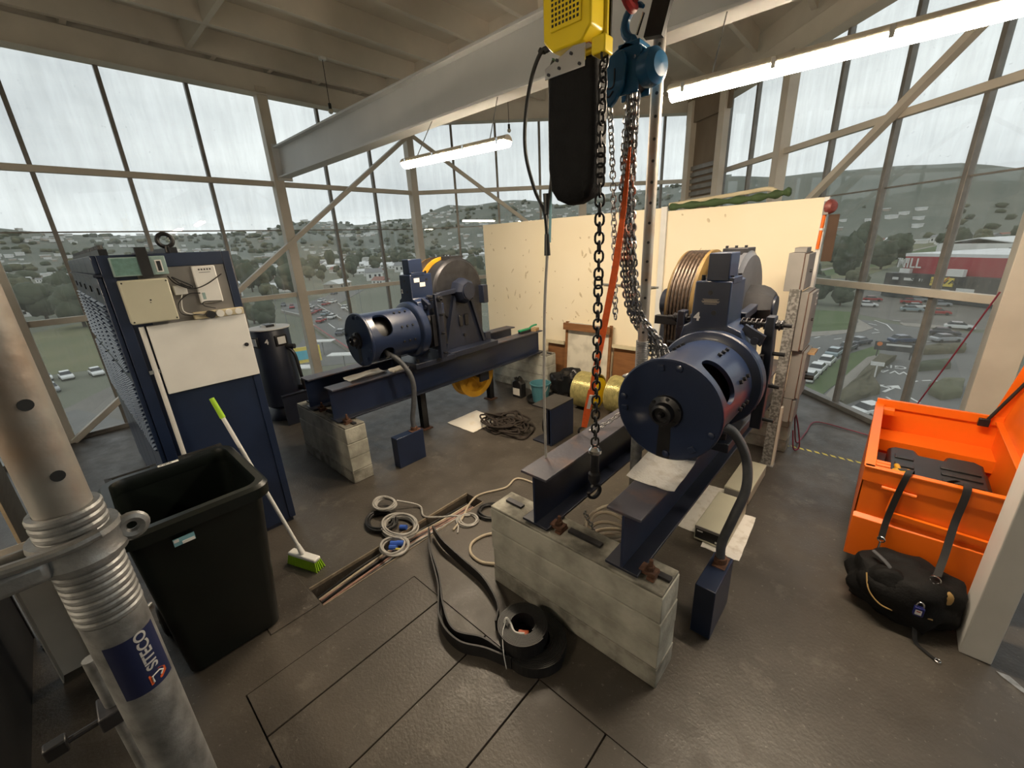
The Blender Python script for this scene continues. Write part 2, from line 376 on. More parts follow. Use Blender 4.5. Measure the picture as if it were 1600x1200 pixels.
# ---- one facade: columns, mullions, rails, panes between two floor corners
def facade(n, label, a, b, eave, mull, cols, rails=((3.295,.075),(1.55,.075)), joint=2.60, brace=None, off=.05):
    """a,b: floor corners (x,y); inside is on the left of a->b reversed; mull/cols: distances along a->b"""
    a = Vector((a[0],a[1],0)); b = Vector((b[0],b[1],0)); d = (b-a); Lg = d.length; d.normalize()
    nrm = Vector((-d.y, d.x, 0))
    if nrm.dot(Vector((-2.5,2.5,0))-a) < 0: nrm = -nrm     # towards the room
    W = thing(f'window_{n}', label, 'window', tuple(a), kind='structure'); 
    ang = math.atan2(d.y, d.x)
    def bar(name, s, w, dep, z0, z1, mt, o=0):
        c = a + d*s + nrm*o; part(name, mt, W, lambda m: m.obox((c.x,c.y,(z0+z1)/2),(w,dep,z1-z0),ang), bev=.004)
    for s in cols: bar('column', s, .15, .15, 0, eave+.1, 'frame_paint', .02)
    for s in mull: bar('mullion', s, .045, .07, 0, eave+.02, 'alu', -.06)
    for z,h in rails:
        bar('rail', Lg/2, Lg, .07, z-h/2, z+h/2, 'frame_paint', .0)
    bar('sill', Lg/2, Lg, .10, 0, .06, 'alu', -.04)
    bar('eave_channel', Lg/2, Lg, .10, eave, eave+.30, 'ceil_paint', .03)
    bar('fascia', Lg/2, Lg, .04, eave+.30, ROOF, 'ceil_paint', -.06)
    bar('eave_flange', Lg/2, Lg, .22, eave-.012, eave, 'ceil_paint', .05)
    st = sorted([0.0]+list(mull)+list(cols)+[Lg]); zs = [.05,1.55,joint,3.295,eave]
    st2 = [st[0]]
    for s in st[1:]:
        if s-st2[-1] > .2: st2.append(s)
    for i in range(len(st2)-1):
        for j in range(len(zs)-1):
            s0,s1 = st2[i],st2[i+1]; c = a+d*((s0+s1)/2)-nrm*.075
            part('pane', 'dirty_glass', W, lambda m: m.obox((c.x,c.y,(zs[j]+zs[j+1])/2),(s1-s0-.006,.006,zs[j+1]-zs[j]-.008),ang), smooth=False)
        c = a+d*((st2[i]+st2[i+1])/2)-nrm*.07
        part('glazing_bar', 'alu', W, lambda m: m.obox((c.x,c.y,joint),(st2[i+1]-st2[i],.02,.016),ang))
    if brace:
        s0,z0,s1,z1 = brace
        p = a+d*s0+nrm*.09; q = a+d*s1+nrm*.09
        part('brace', 'frame_paint', W, lambda m: m.beam((p.x,p.y,z0),(q.x,q.y,z1),.07,.09,up=nrm), bev=.004)
    return W
CA, CB, CC = (-7.7,-.4), (-7.7,5.6), (-3.57,9.73)
CD_ = (CC[0]+8.4, CC[1]-8.4)
facade(1, 'tall window wall behind the blue control cabinets with a long diagonal brace', CA, CB, EAVE, [.65,1.52,2.43,4.23,5.12], [.05,3.35,5.97], brace=(.1,.02,5.95,4.32))
r2 = math.sqrt(2)
facade(2, 'angled window wall at the far corner behind the cream partition', CB, CC, EAVE, [.85,1.73,2.62,4.4,5.2], [3.5], brace=(.08,4.32,5.8,.0))
facade(3, 'right-hand window wall overlooking the car park with diagonal brace', CC, CD_, 4.44, [1.15,1.95,3.70,4.58,5.44,7.1], [2.83,6.15], brace=(.1,.02,6.1,4.32))
facade(4, 'narrow slanted window wall at the far left edge', (CA[0]+2.6,CA[1]-2.6), CA, EAVE, [.9,1.8,2.7], [])
# dark corner post at the left and white sheet next to it
part_corner = MB().box(-7.80,-7.62,-.50,-.34,0,EAVE); tag(build(part_corner,'corner_post','alu',bev=.004), 'dark steel corner post beside the blue cabinets', 'post', kind='structure')
# walls that close the room behind the camera
wb = MB().box(-5.1,4.95,-3.08,-3.0,0,ROOF); tag(build(wb,'wall_back','white_paint'), 'plain painted wall behind the viewer', 'wall', kind='structure')
wr = MB().box(4.83,4.95,-3.0,1.4,0,ROOF); tag(build(wr,'wall_right','white_paint'), 'plain painted side wall on the right', 'wall', kind='structure')
# ---- ceiling: deck, joists, blocking
cl = MB().prism(clip([(-9,-5),(6,-5),(6,11),(-9,11)]),'z',ROOF,ROOF+.06); ceiling = tag(build(cl,'ceiling','ceil_paint',loc=(0,0,ROOF)), 'painted timber roof deck over deep joists', 'ceiling', kind='structure')
for k in range(15):
    x = -7.47+.87*k; 
    if x > 4.8: break
    y1 = min(9.9, x+13.2, 6.05-x); y0 = max(-2.95,-8.0-x)
    part('joist', 'ceil_paint', ceiling, lambda m: m.box(x-.035,x+.035,y0,y1,4.83,ROOF), bev=.003)
for k in range(14):
    x = -7.47+.87*k
    for y in (-.9,2.08,5.1):
        if k < 13 and y < 5.9-x: part('blocking', 'ceil_paint', ceiling, lambda m: m.box(x+.035,x+.835,y-.03,y+.03,4.83,ROOF))
for k in range(7):
    y = .2+.73*k; part('eave_block', 'ceil_paint', ceiling, lambda m: m.box(-7.72,-7.5,y-.03,y+.03,4.83,5.0))
# ---- main crane beam and its cross plate
cb = thing('crane_beam', 'large pale grey steel I-beam spanning the room under the roof', 'beam', (-3,3.04,3.38), kind='structure')
part('web', 'beam_grey', cb, lambda m: m.box(-7.62,2.6,3.03,3.05,3.40,3.82))
part('bottom_flange', 'beam_grey', cb, lambda m: m.box(-7.62,2.6,2.95,3.13,3.38,3.402), bev=.003)
part('top_flange', 'beam_grey', cb, lambda m: m.box(-7.62,2.6,2.95,3.13,3.80,3.825), bev=.003)
part('end_plate', 'beam_grey', cb, lambda m: m.box(-7.64,-7.60,2.93,3.16,3.34,3.86))
# second beam (roof girder) further back on the right
# ---- cream partition wall
pw = thing('wall_partition', 'cream painted partition behind the winches, scuffed, two panels', 'wall', (-3,5.24,0), kind='structure')
part('panel', 'cream_wall', pw, lambda m: m.box(-5.33,-2.20,5.20,5.26,0,2.53), bev=.003)
part('panel', 'cream_wall', pw, lambda m: m.box(-2.19,-.64,5.20,5.26,0,2.49), bev=.003)
part('post', 'white_paint', pw, lambda m: m.box(-2.23,-2.16,5.17,5.20,0,2.54))
part('end_cap', 'white_paint', pw, lambda m: m.box(-.64,-.60,5.18,5.28,0,2.49))
part('handrail', 'galv', pw, lambda m: m.cyl((-3.0,5.17,1.62),(-2.2,5.17,1.60),.012))
random.seed(3)
for i in range(70):
    x = random.uniform(-5.2,-3.1) if i < 58 else random.uniform(-2.1,-1.3); z = random.uniform(1.0,2.45); w = random.uniform(.008,.035); h = random.choice((.02,.03,.05,.09))*random.uniform(.7,1.3); a0 = random.uniform(-.8,.8)
    def blob(m):
        n = 7; vs = []
        for y in (5.1985,5.2005):
            for k in range(n):
                t = 2*math.pi*k/n; q = 1+.5*noise.noise(Vector((i,k*1.7,0))); vs.append((x+(math.cos(t)*w*math.cos(a0)-math.sin(t)*h*math.sin(a0))*.5*q, y, z+(math.cos(t)*w*math.sin(a0)+math.sin(t)*h*math.cos(a0))*.5*q))
        m.add(vs, [tuple(range(n-1,-1,-1)), tuple(range(n,2*n))]+[(k,(k+1)%n,n+(k+1)%n,n+k) for k in range(n)])
    part('scuff_mark', 'scuff', pw, blob, smooth=False)
# shaft block / louvre behind the partition
lv = thing('louvre_bay', 'brown plywood bay with slatted louvre between two posts in the far corner', 'louvre', (-3.4,9.0,0), kind='structure')
a = Vector((-3.30,8.75,0)); b = Vector((-2.62,8.30,0)); dd = (b-a).normalized(); an = math.atan2(dd.y,dd.x)
mid = (a+b)/2
part('backing', 'bay_ply', lv, lambda m: m.obox((mid.x-.1,mid.y+.15,2.3),(.85,.03,4.6),an))
for s in (-.42,.42):
    part('post', 'frame_paint', lv, lambda m: m.obox((mid.x+dd.x*s,mid.y+dd.y*s,2.25),(.14,.12,4.5),an), bev=.004)
for k in range(5):
    part('slat', 'alu', lv, lambda m: m.obox((mid.x,mid.y+.03,2.95+k*.11),(.72,.03,.07),an))
part('rail', 'frame_paint', lv, lambda m: m.obox((mid.x,mid.y,2.83),(.74,.06,.09),an))
part('head', 'bay_ply', lv, lambda m: m.obox((mid.x,mid.y+.02,4.35),(1.1,.06,.4),an))
# white column at right foreground and the column with a downpipe
wc = MB().box(.622,.742,2.775,2.99,0,ROOF); tag(build(wc,'steel_column','white_paint',bev=.006), 'white painted steel column at the right edge beside the black bag', 'column', kind='structure')
wp = thing('downpipe', 'fat cream downpipe strapped to the column at the right window', 'pipe', (.95,5.0,0))
part('pipe', 'frame_paint', wp, lambda m: m.cyl((.98,5.02,0),(.98,5.02,4.5),.085,n=24))
part('strap', 'galv', wp, lambda m: m.cyl((.98,5.02,1.70),(.98,5.02,1.73),.09,n=24))
fc = MB().box(.66,.88,5.10,5.38,0,4.5); tag(build(fc,'cream_column','frame_paint',bev=.006), 'wide cream steel column beside the downpipe', 'column', kind='structure')
# ---- fluorescent battens
def batten(p, q, label, group, chains=True):
    p = Vector(p); q = Vector(q); c = (p+q)/2; d = (q-p).normalized()
    t = thing('batten_light', label, 'lamp', (c.x,c.y,c.z), group)
    up = Vector((0,0,1)); sd = d.cross(up).normalized()
    def body(m):
        n = 8; prof = [(math.cos(math.pi*k/n)*.055, .012+.045*math.sin(math.pi*k/n)) for k in range(n+1)]
        vs = [e + sd*x + up*z for e in (p,q) for x,z in prof]; k = len(prof)
        m.add(vs, [tuple(range(k)), tuple(range(2*k-1,k-1,-1))]+[(i,(i+1)%k,k+(i+1)%k,k+i) for i in range(k)])
    part('housing', 'lamp_body', t, body)
    def diff(m):
        n = 8; prof = [(-math.cos(math.pi*k/n)*.058, .012-.05*math.sin(math.pi*k/n)) for k in range(n+1)]
        vs = [e + sd*x + up*z for e in (p+d*.012,q-d*.012) for x,z in prof]; k = len(prof)
        m.add(vs, [tuple(range(k)), tuple(range(2*k-1,k-1,-1))]+[(i,(i+1)%k,k+(i+1)%k,k+i) for i in range(k)])
    part('diffuser', 'lamp_glow', t, diff)
    Lg = (q-p).length
    for k in range(4):
        e = p + d*(Lg*(.06+.88*k/3)); 
        for s in (-1,1): part('clip', 'chrome', t, lambda m: m.obox(e+sd*s*.06+up*.012,(.02,.008,.05),math.atan2(d.y,d.x)))
    for s in (.15,.85):
        e = p + d*(Lg*s); part('hanger', 'galv', t, lambda m: m.cyl(e+up*.05,((e.x,2.97,3.385) if e.y > 2.5 else (e.x,e.y,4.83)),.004,n=6))
    return t
batten((-3.85,2.72,3.0),(-2.575,2.87,3.0), 'glowing fluorescent batten hung below the pale I-beam over the far winch', 'fluorescent battens')
batten((-1.205,2.81,3.0),(.33,2.88,3.0), 'long bright fluorescent batten hung at the upper right', 'fluorescent battens')
batten((-2.3,-2.0,3.0),(-1.5,-1.95,3.0), 'fluorescent batten hung from the roof behind the viewer', 'fluorescent battens')
# bare bulbs
for (bx,by,bz,lab) in ((502,178,4.2,'bare unlit bulb on a cord by the left window'),(809,197,4.2,'bare unlit bulb on a cord under the far eave')):
    p = pz(bx,by,bz); p.x = -7.47+.87*round((p.x+7.47)/.87); t = thing('light_bulb', lab, 'bulb', tuple(p), 'bare bulbs')
    part('cord', 'black_plastic', t, lambda m: m.cyl((p.x,p.y,p.z+.06),(p.x,p.y,4.83),.005,n=6))
    part('socket', 'black_plastic', t, lambda m: m.cyl((p.x,p.y,p.z+.0),(p.x,p.y,p.z+.07),.022,n=10))
    part('glass', 'bulb', t, lambda m: m.sphere((p.x,p.y,p.z-.03),.035))
    part('ceiling_rose', 'white_plastic', t, lambda m: m.cyl((p.x,p.y,4.80),(p.x,p.y,4.83),.05,n=16))
# ================================================================== OUTSIDE
GZ = -18.0
mat('ext_land', (.10,.11,.075), .95, col2=(.15,.15,.11), scale=.02, detail=8)
mat('ext_asphalt', (.115,.113,.108), .9, col2=(.15,.147,.138), scale=.15, detail=6)
mat('ext_carpark', (.125,.115,.10), .9, col2=(.16,.148,.13), scale=.1, detail=6)
mat('ext_grass', (.060,.095,.028), .95, col2=(.085,.12,.04), scale=.3)
mat('ext_field', (.16,.15,.075), .95, col2=(.11,.12,.055), scale=.05)
mat('ext_path', (.26,.235,.20), .9, var=.1, scale=.4)
mat('ext_mark', (.62,.61,.58), .8, var=.05)
mat('ext_shrub', (.060,.056,.030), .95, col2=(.11,.095,.055), scale=1.5, bump=.6, bscale=4)
mat('ext_tree', (.035,.046,.026), .95, col2=(.075,.088,.052), scale=.35, bump=.8, bscale=1.2)
mat('ext_tree2', (.075,.078,.042), .95, col2=(.12,.12,.07), scale=.35, bump=.8, bscale=1.2)
mat('ext_trunk', (.07,.05,.035), .9)
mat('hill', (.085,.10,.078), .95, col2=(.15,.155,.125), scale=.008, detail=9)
for i,c in enumerate(((.62,.62,.60),(.05,.055,.07),(.30,.02,.025),(.28,.29,.30),(.03,.05,.10),(.22,.28,.30))):
    mat(f'car{i}', c, .25, var=.03, coat=.4)
mat('car_glass', (.02,.023,.027), .12)
mat('car_tyre', (.015,.015,.015), .8)
mat('house_white', (.68,.67,.64), .8, var=.1, scale=.2); mat('house_tan', (.38,.33,.27), .8, var=.1, scale=.2)
mat('roof_light', (.66,.66,.65), .6, var=.08, scale=.3); mat('roof_grey', (.20,.20,.20), .7, var=.1, scale=.3); mat('roof_red', (.26,.11,.08), .7, var=.15, scale=.3)
mat('store_red', (.34,.035,.045), .6, var=.06, scale=.1); mat('store_dark', (.045,.045,.045), .6)
mat('sign_yellow', (.72,.55,.10), .5); mat('sign_cyan', (.10,.42,.52), .5); mat('sign_orange', (.65,.18,.03), .5)
g = MB().prism([(4500*math.cos(t*math.pi/24), 4500*math.sin(t*math.pi/24)) for t in range(48)],'z',GZ-1,GZ); tag(build(g,'ground','ext_land',loc=(0,0,GZ)), 'green and brown town ground far below the tower', 'ground', kind='structure')
# tower shaft under the room
# hills: ridge heights from the skyline seen through the windows
sky = [(0,362),(100,366),(200,368),(300,368),(395,366),(440,352),(472,346),(505,353),(560,352),(640,345),(700,323),(753,320),(800,317),(883,320),(1128,280),(1200,278),(1280,268),(1350,265),(1450,258),(1500,254),(1545,258),(1600,266)]
tab = []
for x,y in sky:
    v = ray(x,y); tab.append((math.atan2(v.x,v.y), math.atan2(v.z, math.hypot(v.x,v.y))))
tab.sort()
def elev(h):
    if h <= tab[0][0]: return tab[0][1]
    for i in range(len(tab)-1):
        if h <= tab[i+1][0]:
            t = (h-tab[i][0])/(tab[i+1][0]-tab[i][0]); return tab[i][1]*(1-t)+tab[i+1][1]*t
    return tab[-1][1]
def hill_z(h, d, D):
    t = (d/D-.48)/.72
    if t <= 0: return GZ
    top = CAMZ + math.tan(elev(h))*D; k = math.sin(min(1,t/.72)*math.pi/2)**1.6 if t <= .72 else 1
    n = noise.noise(Vector((math.sin(h)*d*.0035, math.cos(h)*d*.0035, 3)))*.16*(1 if t < .7 else 0)*math.sin(t*math.pi)
    return GZ + (top-GZ)*max(0,k+n)-2
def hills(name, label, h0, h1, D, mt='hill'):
    m = MB(); na = int(abs(h1-h0)*90); nr = 14; vs = []
    for i in range(na+1):
        h = h0+(h1-h0)*i/na; top = CAMZ + math.tan(elev(h))*D
        for j in range(nr+1):
            t = j/nr; d = D*(.48+.72*t); k = math.sin(min(1,t/.72)*math.pi/2)**1.6 if t <= .72 else math.cos((t-.72)/.28*math.pi/2)**.5
            n = noise.noise(Vector((math.sin(h)*d*.0035, math.cos(h)*d*.0035, 3)))*.16*(1 if t < .7 else 0)*math.sin(t*math.pi)
            z = GZ + (top-GZ)*max(0,k+n) if t != .72 else top
            vs.append((math.sin(h)*d, math.cos(h)*d, z-2))
    fs = [(i*(nr+1)+j, (i+1)*(nr+1)+j, (i+1)*(nr+1)+j+1, i*(nr+1)+j+1) for i in range(na) for j in range(nr)]
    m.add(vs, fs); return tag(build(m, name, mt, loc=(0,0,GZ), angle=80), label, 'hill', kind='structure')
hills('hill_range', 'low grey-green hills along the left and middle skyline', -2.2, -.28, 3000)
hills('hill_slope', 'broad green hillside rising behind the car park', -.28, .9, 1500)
# ---- flat patches on the ground from pixel outlines
def patch(name, label, cat, pts, mt, h=.05, z=GZ, off=(0,0,1), parent=None):
    w = [pz(off[0]+x/off[2], off[1]+y/off[2], z) for x,y in pts]
    m = MB().prism([(p.x,p.y) for p in w],'z',z,z+h)
    o = build(m, name, mt, parent)
    if parent is None: tag(o, label, cat, kind='structure')
    return o
Q = (1240,440,5.22)
streets = thing('street', 'asphalt roads, junction and car park right below the tower', 'road', (0,80,GZ), kind='structure')
patch('road','','',[(60,290),(530,310),(1357,420),(1700,420),(1700,1300),(400,1300),(60,1000)],'ext_asphalt',.04,GZ,Q,streets)
patch('car_park','','',[(500,75),(1700,75),(1700,400),(1000,370),(860,330),(540,270)],'ext_carpark',.03,GZ,Q,streets)
patch('verge','','',[(430,600),(640,535),(960,520),(960,560),(700,560),(690,600),(520,720),(300,870),(230,930),(90,850),(210,745),(330,665)],'ext_grass',.10,GZ,Q,streets)
patch('footpath','','',[(690,600),(600,620),(480,720),(360,830),(260,930),(300,1000),(420,900),(520,780),(620,690),(700,620)],'ext_path',.12,GZ,Q,streets)
patch('lawn','','',[(130,230),(470,250),(520,335),(430,397),(120,415)],'ext_grass',.1,GZ,Q,streets)
patch('kerb_path','','',[(120,415),(430,397),(530,335),(510,300),(650,380),(560,412),(120,455)],'ext_path',.12,GZ,Q,streets)
patch('median','','',[(860,340),(1000,345),(1400,380),(1400,395),(1000,372),(900,362)],'ext_path',.12,GZ,Q,streets)
for a,b in (((170,460),(215,448)),((250,440),(300,435)),((330,470),(390,462)),((640,420),(700,413)),((180,555),(215,538)),((1030,490),(1120,488)),((935,830),(1010,810)),((1050,808),(1120,805)),((1150,810),(1210,812)),((1250,812),(1320,818)),((755,940),(830,985)),((920,930),(1030,990)),((610,340),(680,355)),((660,315),(760,350)),((760,350),(810,400)),((880,335),(950,360)),((810,315),(870,318)),((660,385),(690,398))):
    p = pz(Q[0]+a[0]/Q[2],Q[1]+a[1]/Q[2],GZ+.05); q = pz(Q[0]+b[0]/Q[2],Q[1]+b[1]/Q[2],GZ+.05)
    part('lane_mark','ext_mark',streets,lambda m: m.beam(p,q,.22,.03))
p0 = pz(1395,605,GZ+.05)
def arrow(m):
    d = Vector((.35,1,0)).normalized(); s = Vector((d.y,-d.x,0)); c = pz(1393,607,GZ+.06)
    m.beam(c-d*2.2,c+d*.6,.35,.03); m.add([c+d*.5-s*.8,c+d*.5+s*.8,c+d*2,c+d*.5-s*.8+Vector((0,0,.03)),c+d*.5+s*.8+Vector((0,0,.03)),c+d*2+Vector((0,0,.03))],[(0,1,2),(5,4,3)])
    m.beam(c,c-s*1.2+d*.2,.35,.03); e = c-s*1.1+d*.2; m.add([e-d*.7,e+d*.7,e-s*1.2],[(0,1,2)])
part('road_arrow','ext_mark',streets,arrow)
gw = pz(1386,580,GZ+.07)
text_mesh('WAY', 2.6, 'road_lettering','ext_mark',streets,gw,(-1,-.05,0),(0,-1,0),.01,sx=.8); text_mesh('GIVE', 2.6, 'road_lettering','ext_mark',streets,gw+Vector((0,3.2,0)),(-1,-.05,0),(0,-1,0),.01,sx=.8)
# hedges and shrub banks
def shrub(name, label, pts, h, mt='ext_shrub', seed=0, off=Q):
    w = [pz(off[0]+x/off[2], off[1]+y/off[2], GZ) for x,y in pts]; cx = sum(p.x for p in w)/len(w); cy = sum(p.y for p in w)/len(w)
    m = MB(); rings = [(1,0),(1,h*.6),(.93,h*.85),(.7,h),(.35,h*1.05)]; n = len(w)*4; base = []
    for i in range(len(w)):
        for k in range(4): base.append(w[i].lerp(w[(i+1)%len(w)],k/4))
    vs = []
    for s,z in rings:
        for i,p in enumerate(base):
            j = 1+.10*noise.noise(Vector((p.x*.6,p.y*.6,z+seed))); vs.append((cx+(p.x-cx)*s*j, cy+(p.y-cy)*s*j, GZ+z*(1+.35*noise.noise(Vector((p.x*.4,p.y*.4,seed+5))))))
    fs = [(r*n+i,r*n+(i+1)%n,(r+1)*n+(i+1)%n,(r+1)*n+i) for r in range(len(rings)-1) for i in range(n)]+[tuple(range((len(rings)-1)*n,len(rings)*n))]
    m.add(vs,fs); return tag(build(m,name,mt,angle=60), label, 'shrub')
shrub('shrub_bank','brown shrub bank along the footpath below the right windows',[(700,620),(830,640),(720,720),(640,830),(700,920),(560,960),(400,1010),(330,980),(440,890),(560,760)],1.2,seed=1)
shrub('hedge','long low hedge beside the parked cars',[(960,560),(1400,535),(1400,585),(950,605)],1.0,seed=2)
shrub('hedge','clipped dark hedge between the two entry lanes',[(965,705),(1270,675),(1280,715),(970,740)],1.1,'ext_tree',seed=3)
shrub('shrub_island','olive shrub island beside the cream column',[(1090,885),(1200,845),(1380,850),(1360,950),(1200,970),(1100,925)],1.2,'ext_tree2',seed=4)
# road sign, lamp post, notice board
p = pz(1363,602,GZ); t = thing('road_sign','pale T-shaped road sign on a post in the shrub bank','sign',tuple(p))
part('post','ext_mark',t,lambda m: m.cyl(p,p+Vector((0,0,3)),.08,n=8)); part('plate','ext_mark',t,lambda m: m.obox(p+Vector((0,0,3)),(1.4,.1,.5)))
p = pz(1394,560,GZ); t = thing('notice_board','dark notice board with an orange emblem beside the path','sign',tuple(p))
for s in (-2,2): part('post','store_dark',t,lambda m: m.cyl(p+Vector((s,0,0)),p+Vector((s,0,2)),.08,n=8))
part('board','store_dark',t,lambda m: m.obox(p+Vector((0,0,1.9)),(5,.15,1.4)))
part('emblem','sign_orange',t,lambda m: m.cyl(p+Vector((-1.9,-.1,2.2)),p+Vector((-1.9,-.12,2.2)),.35,n=12)); part('lettering','ext_mark',t,lambda m: m.obox(p+Vector((.4,-.1,2.2)),(3,.04,.3)))
# ---- cars
def car_proto():
    t = thing('car','parked car','car',(0,0,0))
    L,W = 4.4,1.75
    def body(m):
        prof = [(-2.2,.32),(-2.2,.78),(-1.95,.92),(-1.2,.98),(1.0,.95),(1.9,.85),(2.2,.68),(2.2,.32)]
        m.prism(prof,'y',-W/2,W/2)
    part('body','car0',t,body,bev=.08)
    def roof(m):
        a = [(-1.75,.95),(-1.25,1.42),(.35,1.44),(1.05,.95)]; vs = [(x,s*(W/2-.08-(.16 if z>1 else 0)),z) for s in (-1,1) for x,z in a]
        m.add(vs,[(0,1,2,3),(7,6,5,4),(0,4,5,1),(1,5,6,2),(2,6,7,3),(3,7,4,0)])
    part('windows','car_glass',t,roof)
    part('roof','car0',t,lambda m: m.box(-1.22,.32,-W/2+.22,W/2-.22,1.42,1.47),bev=.03)
    for x in (-1.4,1.4):
        for s in (-1,1): part('wheel','car_tyre',t,lambda m: m.cyl((x,s*(W/2-.18),.32),(x,s*(W/2+.02),.32),.32,n=12))
    return t
CARP = car_proto(); CARS_USED = [False]; CARMESH = {}
CARPOS = []
def car(p, hd, ci, label, group, sc=1.0):
    for q in CARPOS:
        if abs((p.x-q.x)*math.cos(hd)+(p.y-q.y)*math.sin(hd)) < 4.7 and abs(-(p.x-q.x)*math.sin(hd)+(p.y-q.y)*math.cos(hd)) < 2.3: return
    CARPOS.append(p)
    if not CARS_USED[0]: c = CARP; CARS_USED[0] = True
    else: c = copy_tree(CARP)
    c.location = (p.x,p.y,p.z+.05); c.rotation_euler = (0,0,hd); c.scale = (sc,sc,sc)
    tag(c,label,'car',group)
    for ch in c.children:
        if ch.name.startswith(('body','roof')):
            k = (ch.name.split('.')[0],ci)
            if k not in CARMESH:
                CARMESH[k] = ch.data.copy(); CARMESH[k].materials[0] = MATS[f'car{ci}']
            ch.data = CARMESH[k]
kerb = [(120,790,0),(190,722,0),(265,660,0),(330,590,5),(440,545,1),(535,500,1),(720,490,0),(890,487,4),(1235,478,3),(1350,475,0)]
kp = [pz(Q[0]+x/Q[2],Q[1]+(y+14)/Q[2],GZ) for x,y,_ in kerb]
cn = ('white','black','red','silver','dark blue','pale blue')
for i,(x,y,c) in enumerate(kerb):
    d = kp[min(i+1,len(kp)-1)]-kp[max(i-1,0)]; car(kp[i],math.atan2(d.y,d.x),c,f'{cn[c]} car, number {("one","two","three","four","five","six","seven","eight","nine","ten")[i]} from the near end of the kerbside line', 'cars parked along the curved kerb')
for x,y,c,a,lab in ((1225,440,1,0,'black car driving past the kerbside line'),(1345,390,0,0,'white car waiting on the road beside the cream column'),(640,1085,0,.9,'white ute parked close below the right window')):
    car(pz(Q[0]+x/Q[2],Q[1]+y/Q[2],GZ),a,c,lab,'cars on the road')
rows = [(640,160,2),(600,205,0),(650,135,3),(690,112,0),(720,98,1),(775,95,0),(960,245,5),(1000,222,0),(950,182,2),(1010,165,3),(1010,142,0),(1000,125,3),(1175,270,2),(1185,232,0),(1190,200,3),(1200,178,0),(1195,152,0)]
for x,y,c in rows:
    if y < 160: continue
    car(pz(Q[0]+x/Q[2],Q[1]+y/Q[2],GZ),.08,c,f'{cn[c]} car standing in the rows of the car park','cars in the car park')
S = (430,400,6)
for i,(x,y,c,a) in enumerate(((160,490,2,-.4),(80,470,1,-.4),(330,490,0,2.3),(400,525,2,2.3),(475,555,5,2.3),(540,585,0,2.3),(435,620,2,2.3),(480,462,2,2.2),(545,440,0,2.2),(440,430,0,2.2),(555,362,1,2.2),(665,495,0,2.2),(625,735,1,2.3),(345,550,2,2.3))):
    car(pz(S[0]+x/S[2],S[1]+y/S[2],GZ+.2),a,c,f'{cn[c]} car on the motorway beyond the left windows','cars on the motorway')
for x,y,c in ((72,594,0),(105,592,0),(128,588,0),(152,586,0),(82,612,3),(95,616,0)): car(pz(x,y,GZ),.1,c,f'{cn[c]} car in the yard seen left of the cabinets','cars in the yard')
# ---- motorway and left-hand ground
mw_ = thing('motorway','wide motorway with parapets curving past the left windows','road',(-120,60,GZ),kind='structure')
patch('carriageway','','',[(700,900),(370,665),(250,565),(60,520),(60,450),(330,430),(560,345),(830,320),(720,380),(600,450),(690,525),(800,600),(900,800)],'ext_asphalt',.15,GZ,S,mw_)
for a,b in (((370,665),(700,890)),((250,565),(370,665)),((60,520),(250,565)),((590,450),(690,525)),((400,470),(620,600))):
    p = pz(S[0]+a[0]/S[2],S[1]+a[1]/S[2],GZ+.4); q = pz(S[0]+b[0]/S[2],S[1]+b[1]/S[2],GZ+.4)
    part('parapet','ext_path',mw_,lambda m: m.beam(p,q,.35,.9)); part('rail_stripe','store_red' if a[0]==370 else 'ext_mark',mw_,lambda m: m.beam(p+Vector((0,0,.5)),q+Vector((0,0,.5)),.2,.08))
for a,b in (((420,575),(470,610)),((500,632),(560,675)),((590,680),(640,715)),((470,520),(500,540))):
    p = pz(S[0]+a[0]/S[2],S[1]+a[1]/S[2],GZ+.2); q = pz(S[0]+b[0]/S[2],S[1]+b[1]/S[2],GZ+.2); part('lane_mark','ext_mark',mw_,lambda m: m.beam(p,q,.3,.03))
patch('underpass','', '',[(330,700),(700,905),(760,1000),(300,1050),(180,880)],'ext_asphalt',.05,GZ,S,mw_)
patch('yard','','',[(-20,700),(200,590),(240,660),(240,760),(-20,800)],'ext_carpark',.04,GZ,(0,0,1),mw_)
patch('field','','',[(-40,540),(150,500),(170,575),(-40,600)],'ext_field',.03,GZ,(0,0,1),mw_)
patch('lane','','',[(120,640),(-60,690),(-60,720),(200,660)],'ext_asphalt',.06,GZ,(0,0,1),mw_)
# yellow billboard and canopies
p = pz(478,572,GZ); t = thing('billboard','yellow and blue hoarding standing beside the motorway slip road','billboard',tuple(p))
part('panel','sign_yellow',t,lambda m: m.obox(p+Vector((0,0,2.2)),(.3,6,3.0),-.3)); part('picture','sign_cyan',t,lambda m: m.obox(p+Vector((.2,0,2.2)),(.1,3.6,1.7),-.3))
for x,y,i in ((433,536,'first'),(635,920,'second'),(233,1040,'third')):
    q = pz(S[0]+x/S[2],S[1]+y/S[2],GZ+3) if i != 'first' else pz(S[0]+435/S[2],S[1]+795/S[2],GZ+3)
    t = thing('canopy',f'small white flat canopy, {i} of three beside the motorway','canopy',(q.x,q.y,GZ),'white canopies')
    part('roof','ext_mark',t,lambda m: m.obox(q,(5,2.2,.15),.7)); part('post','roof_grey',t,lambda m: m.cyl((q.x,q.y,GZ),(q.x,q.y,q.z),.12,n=8))
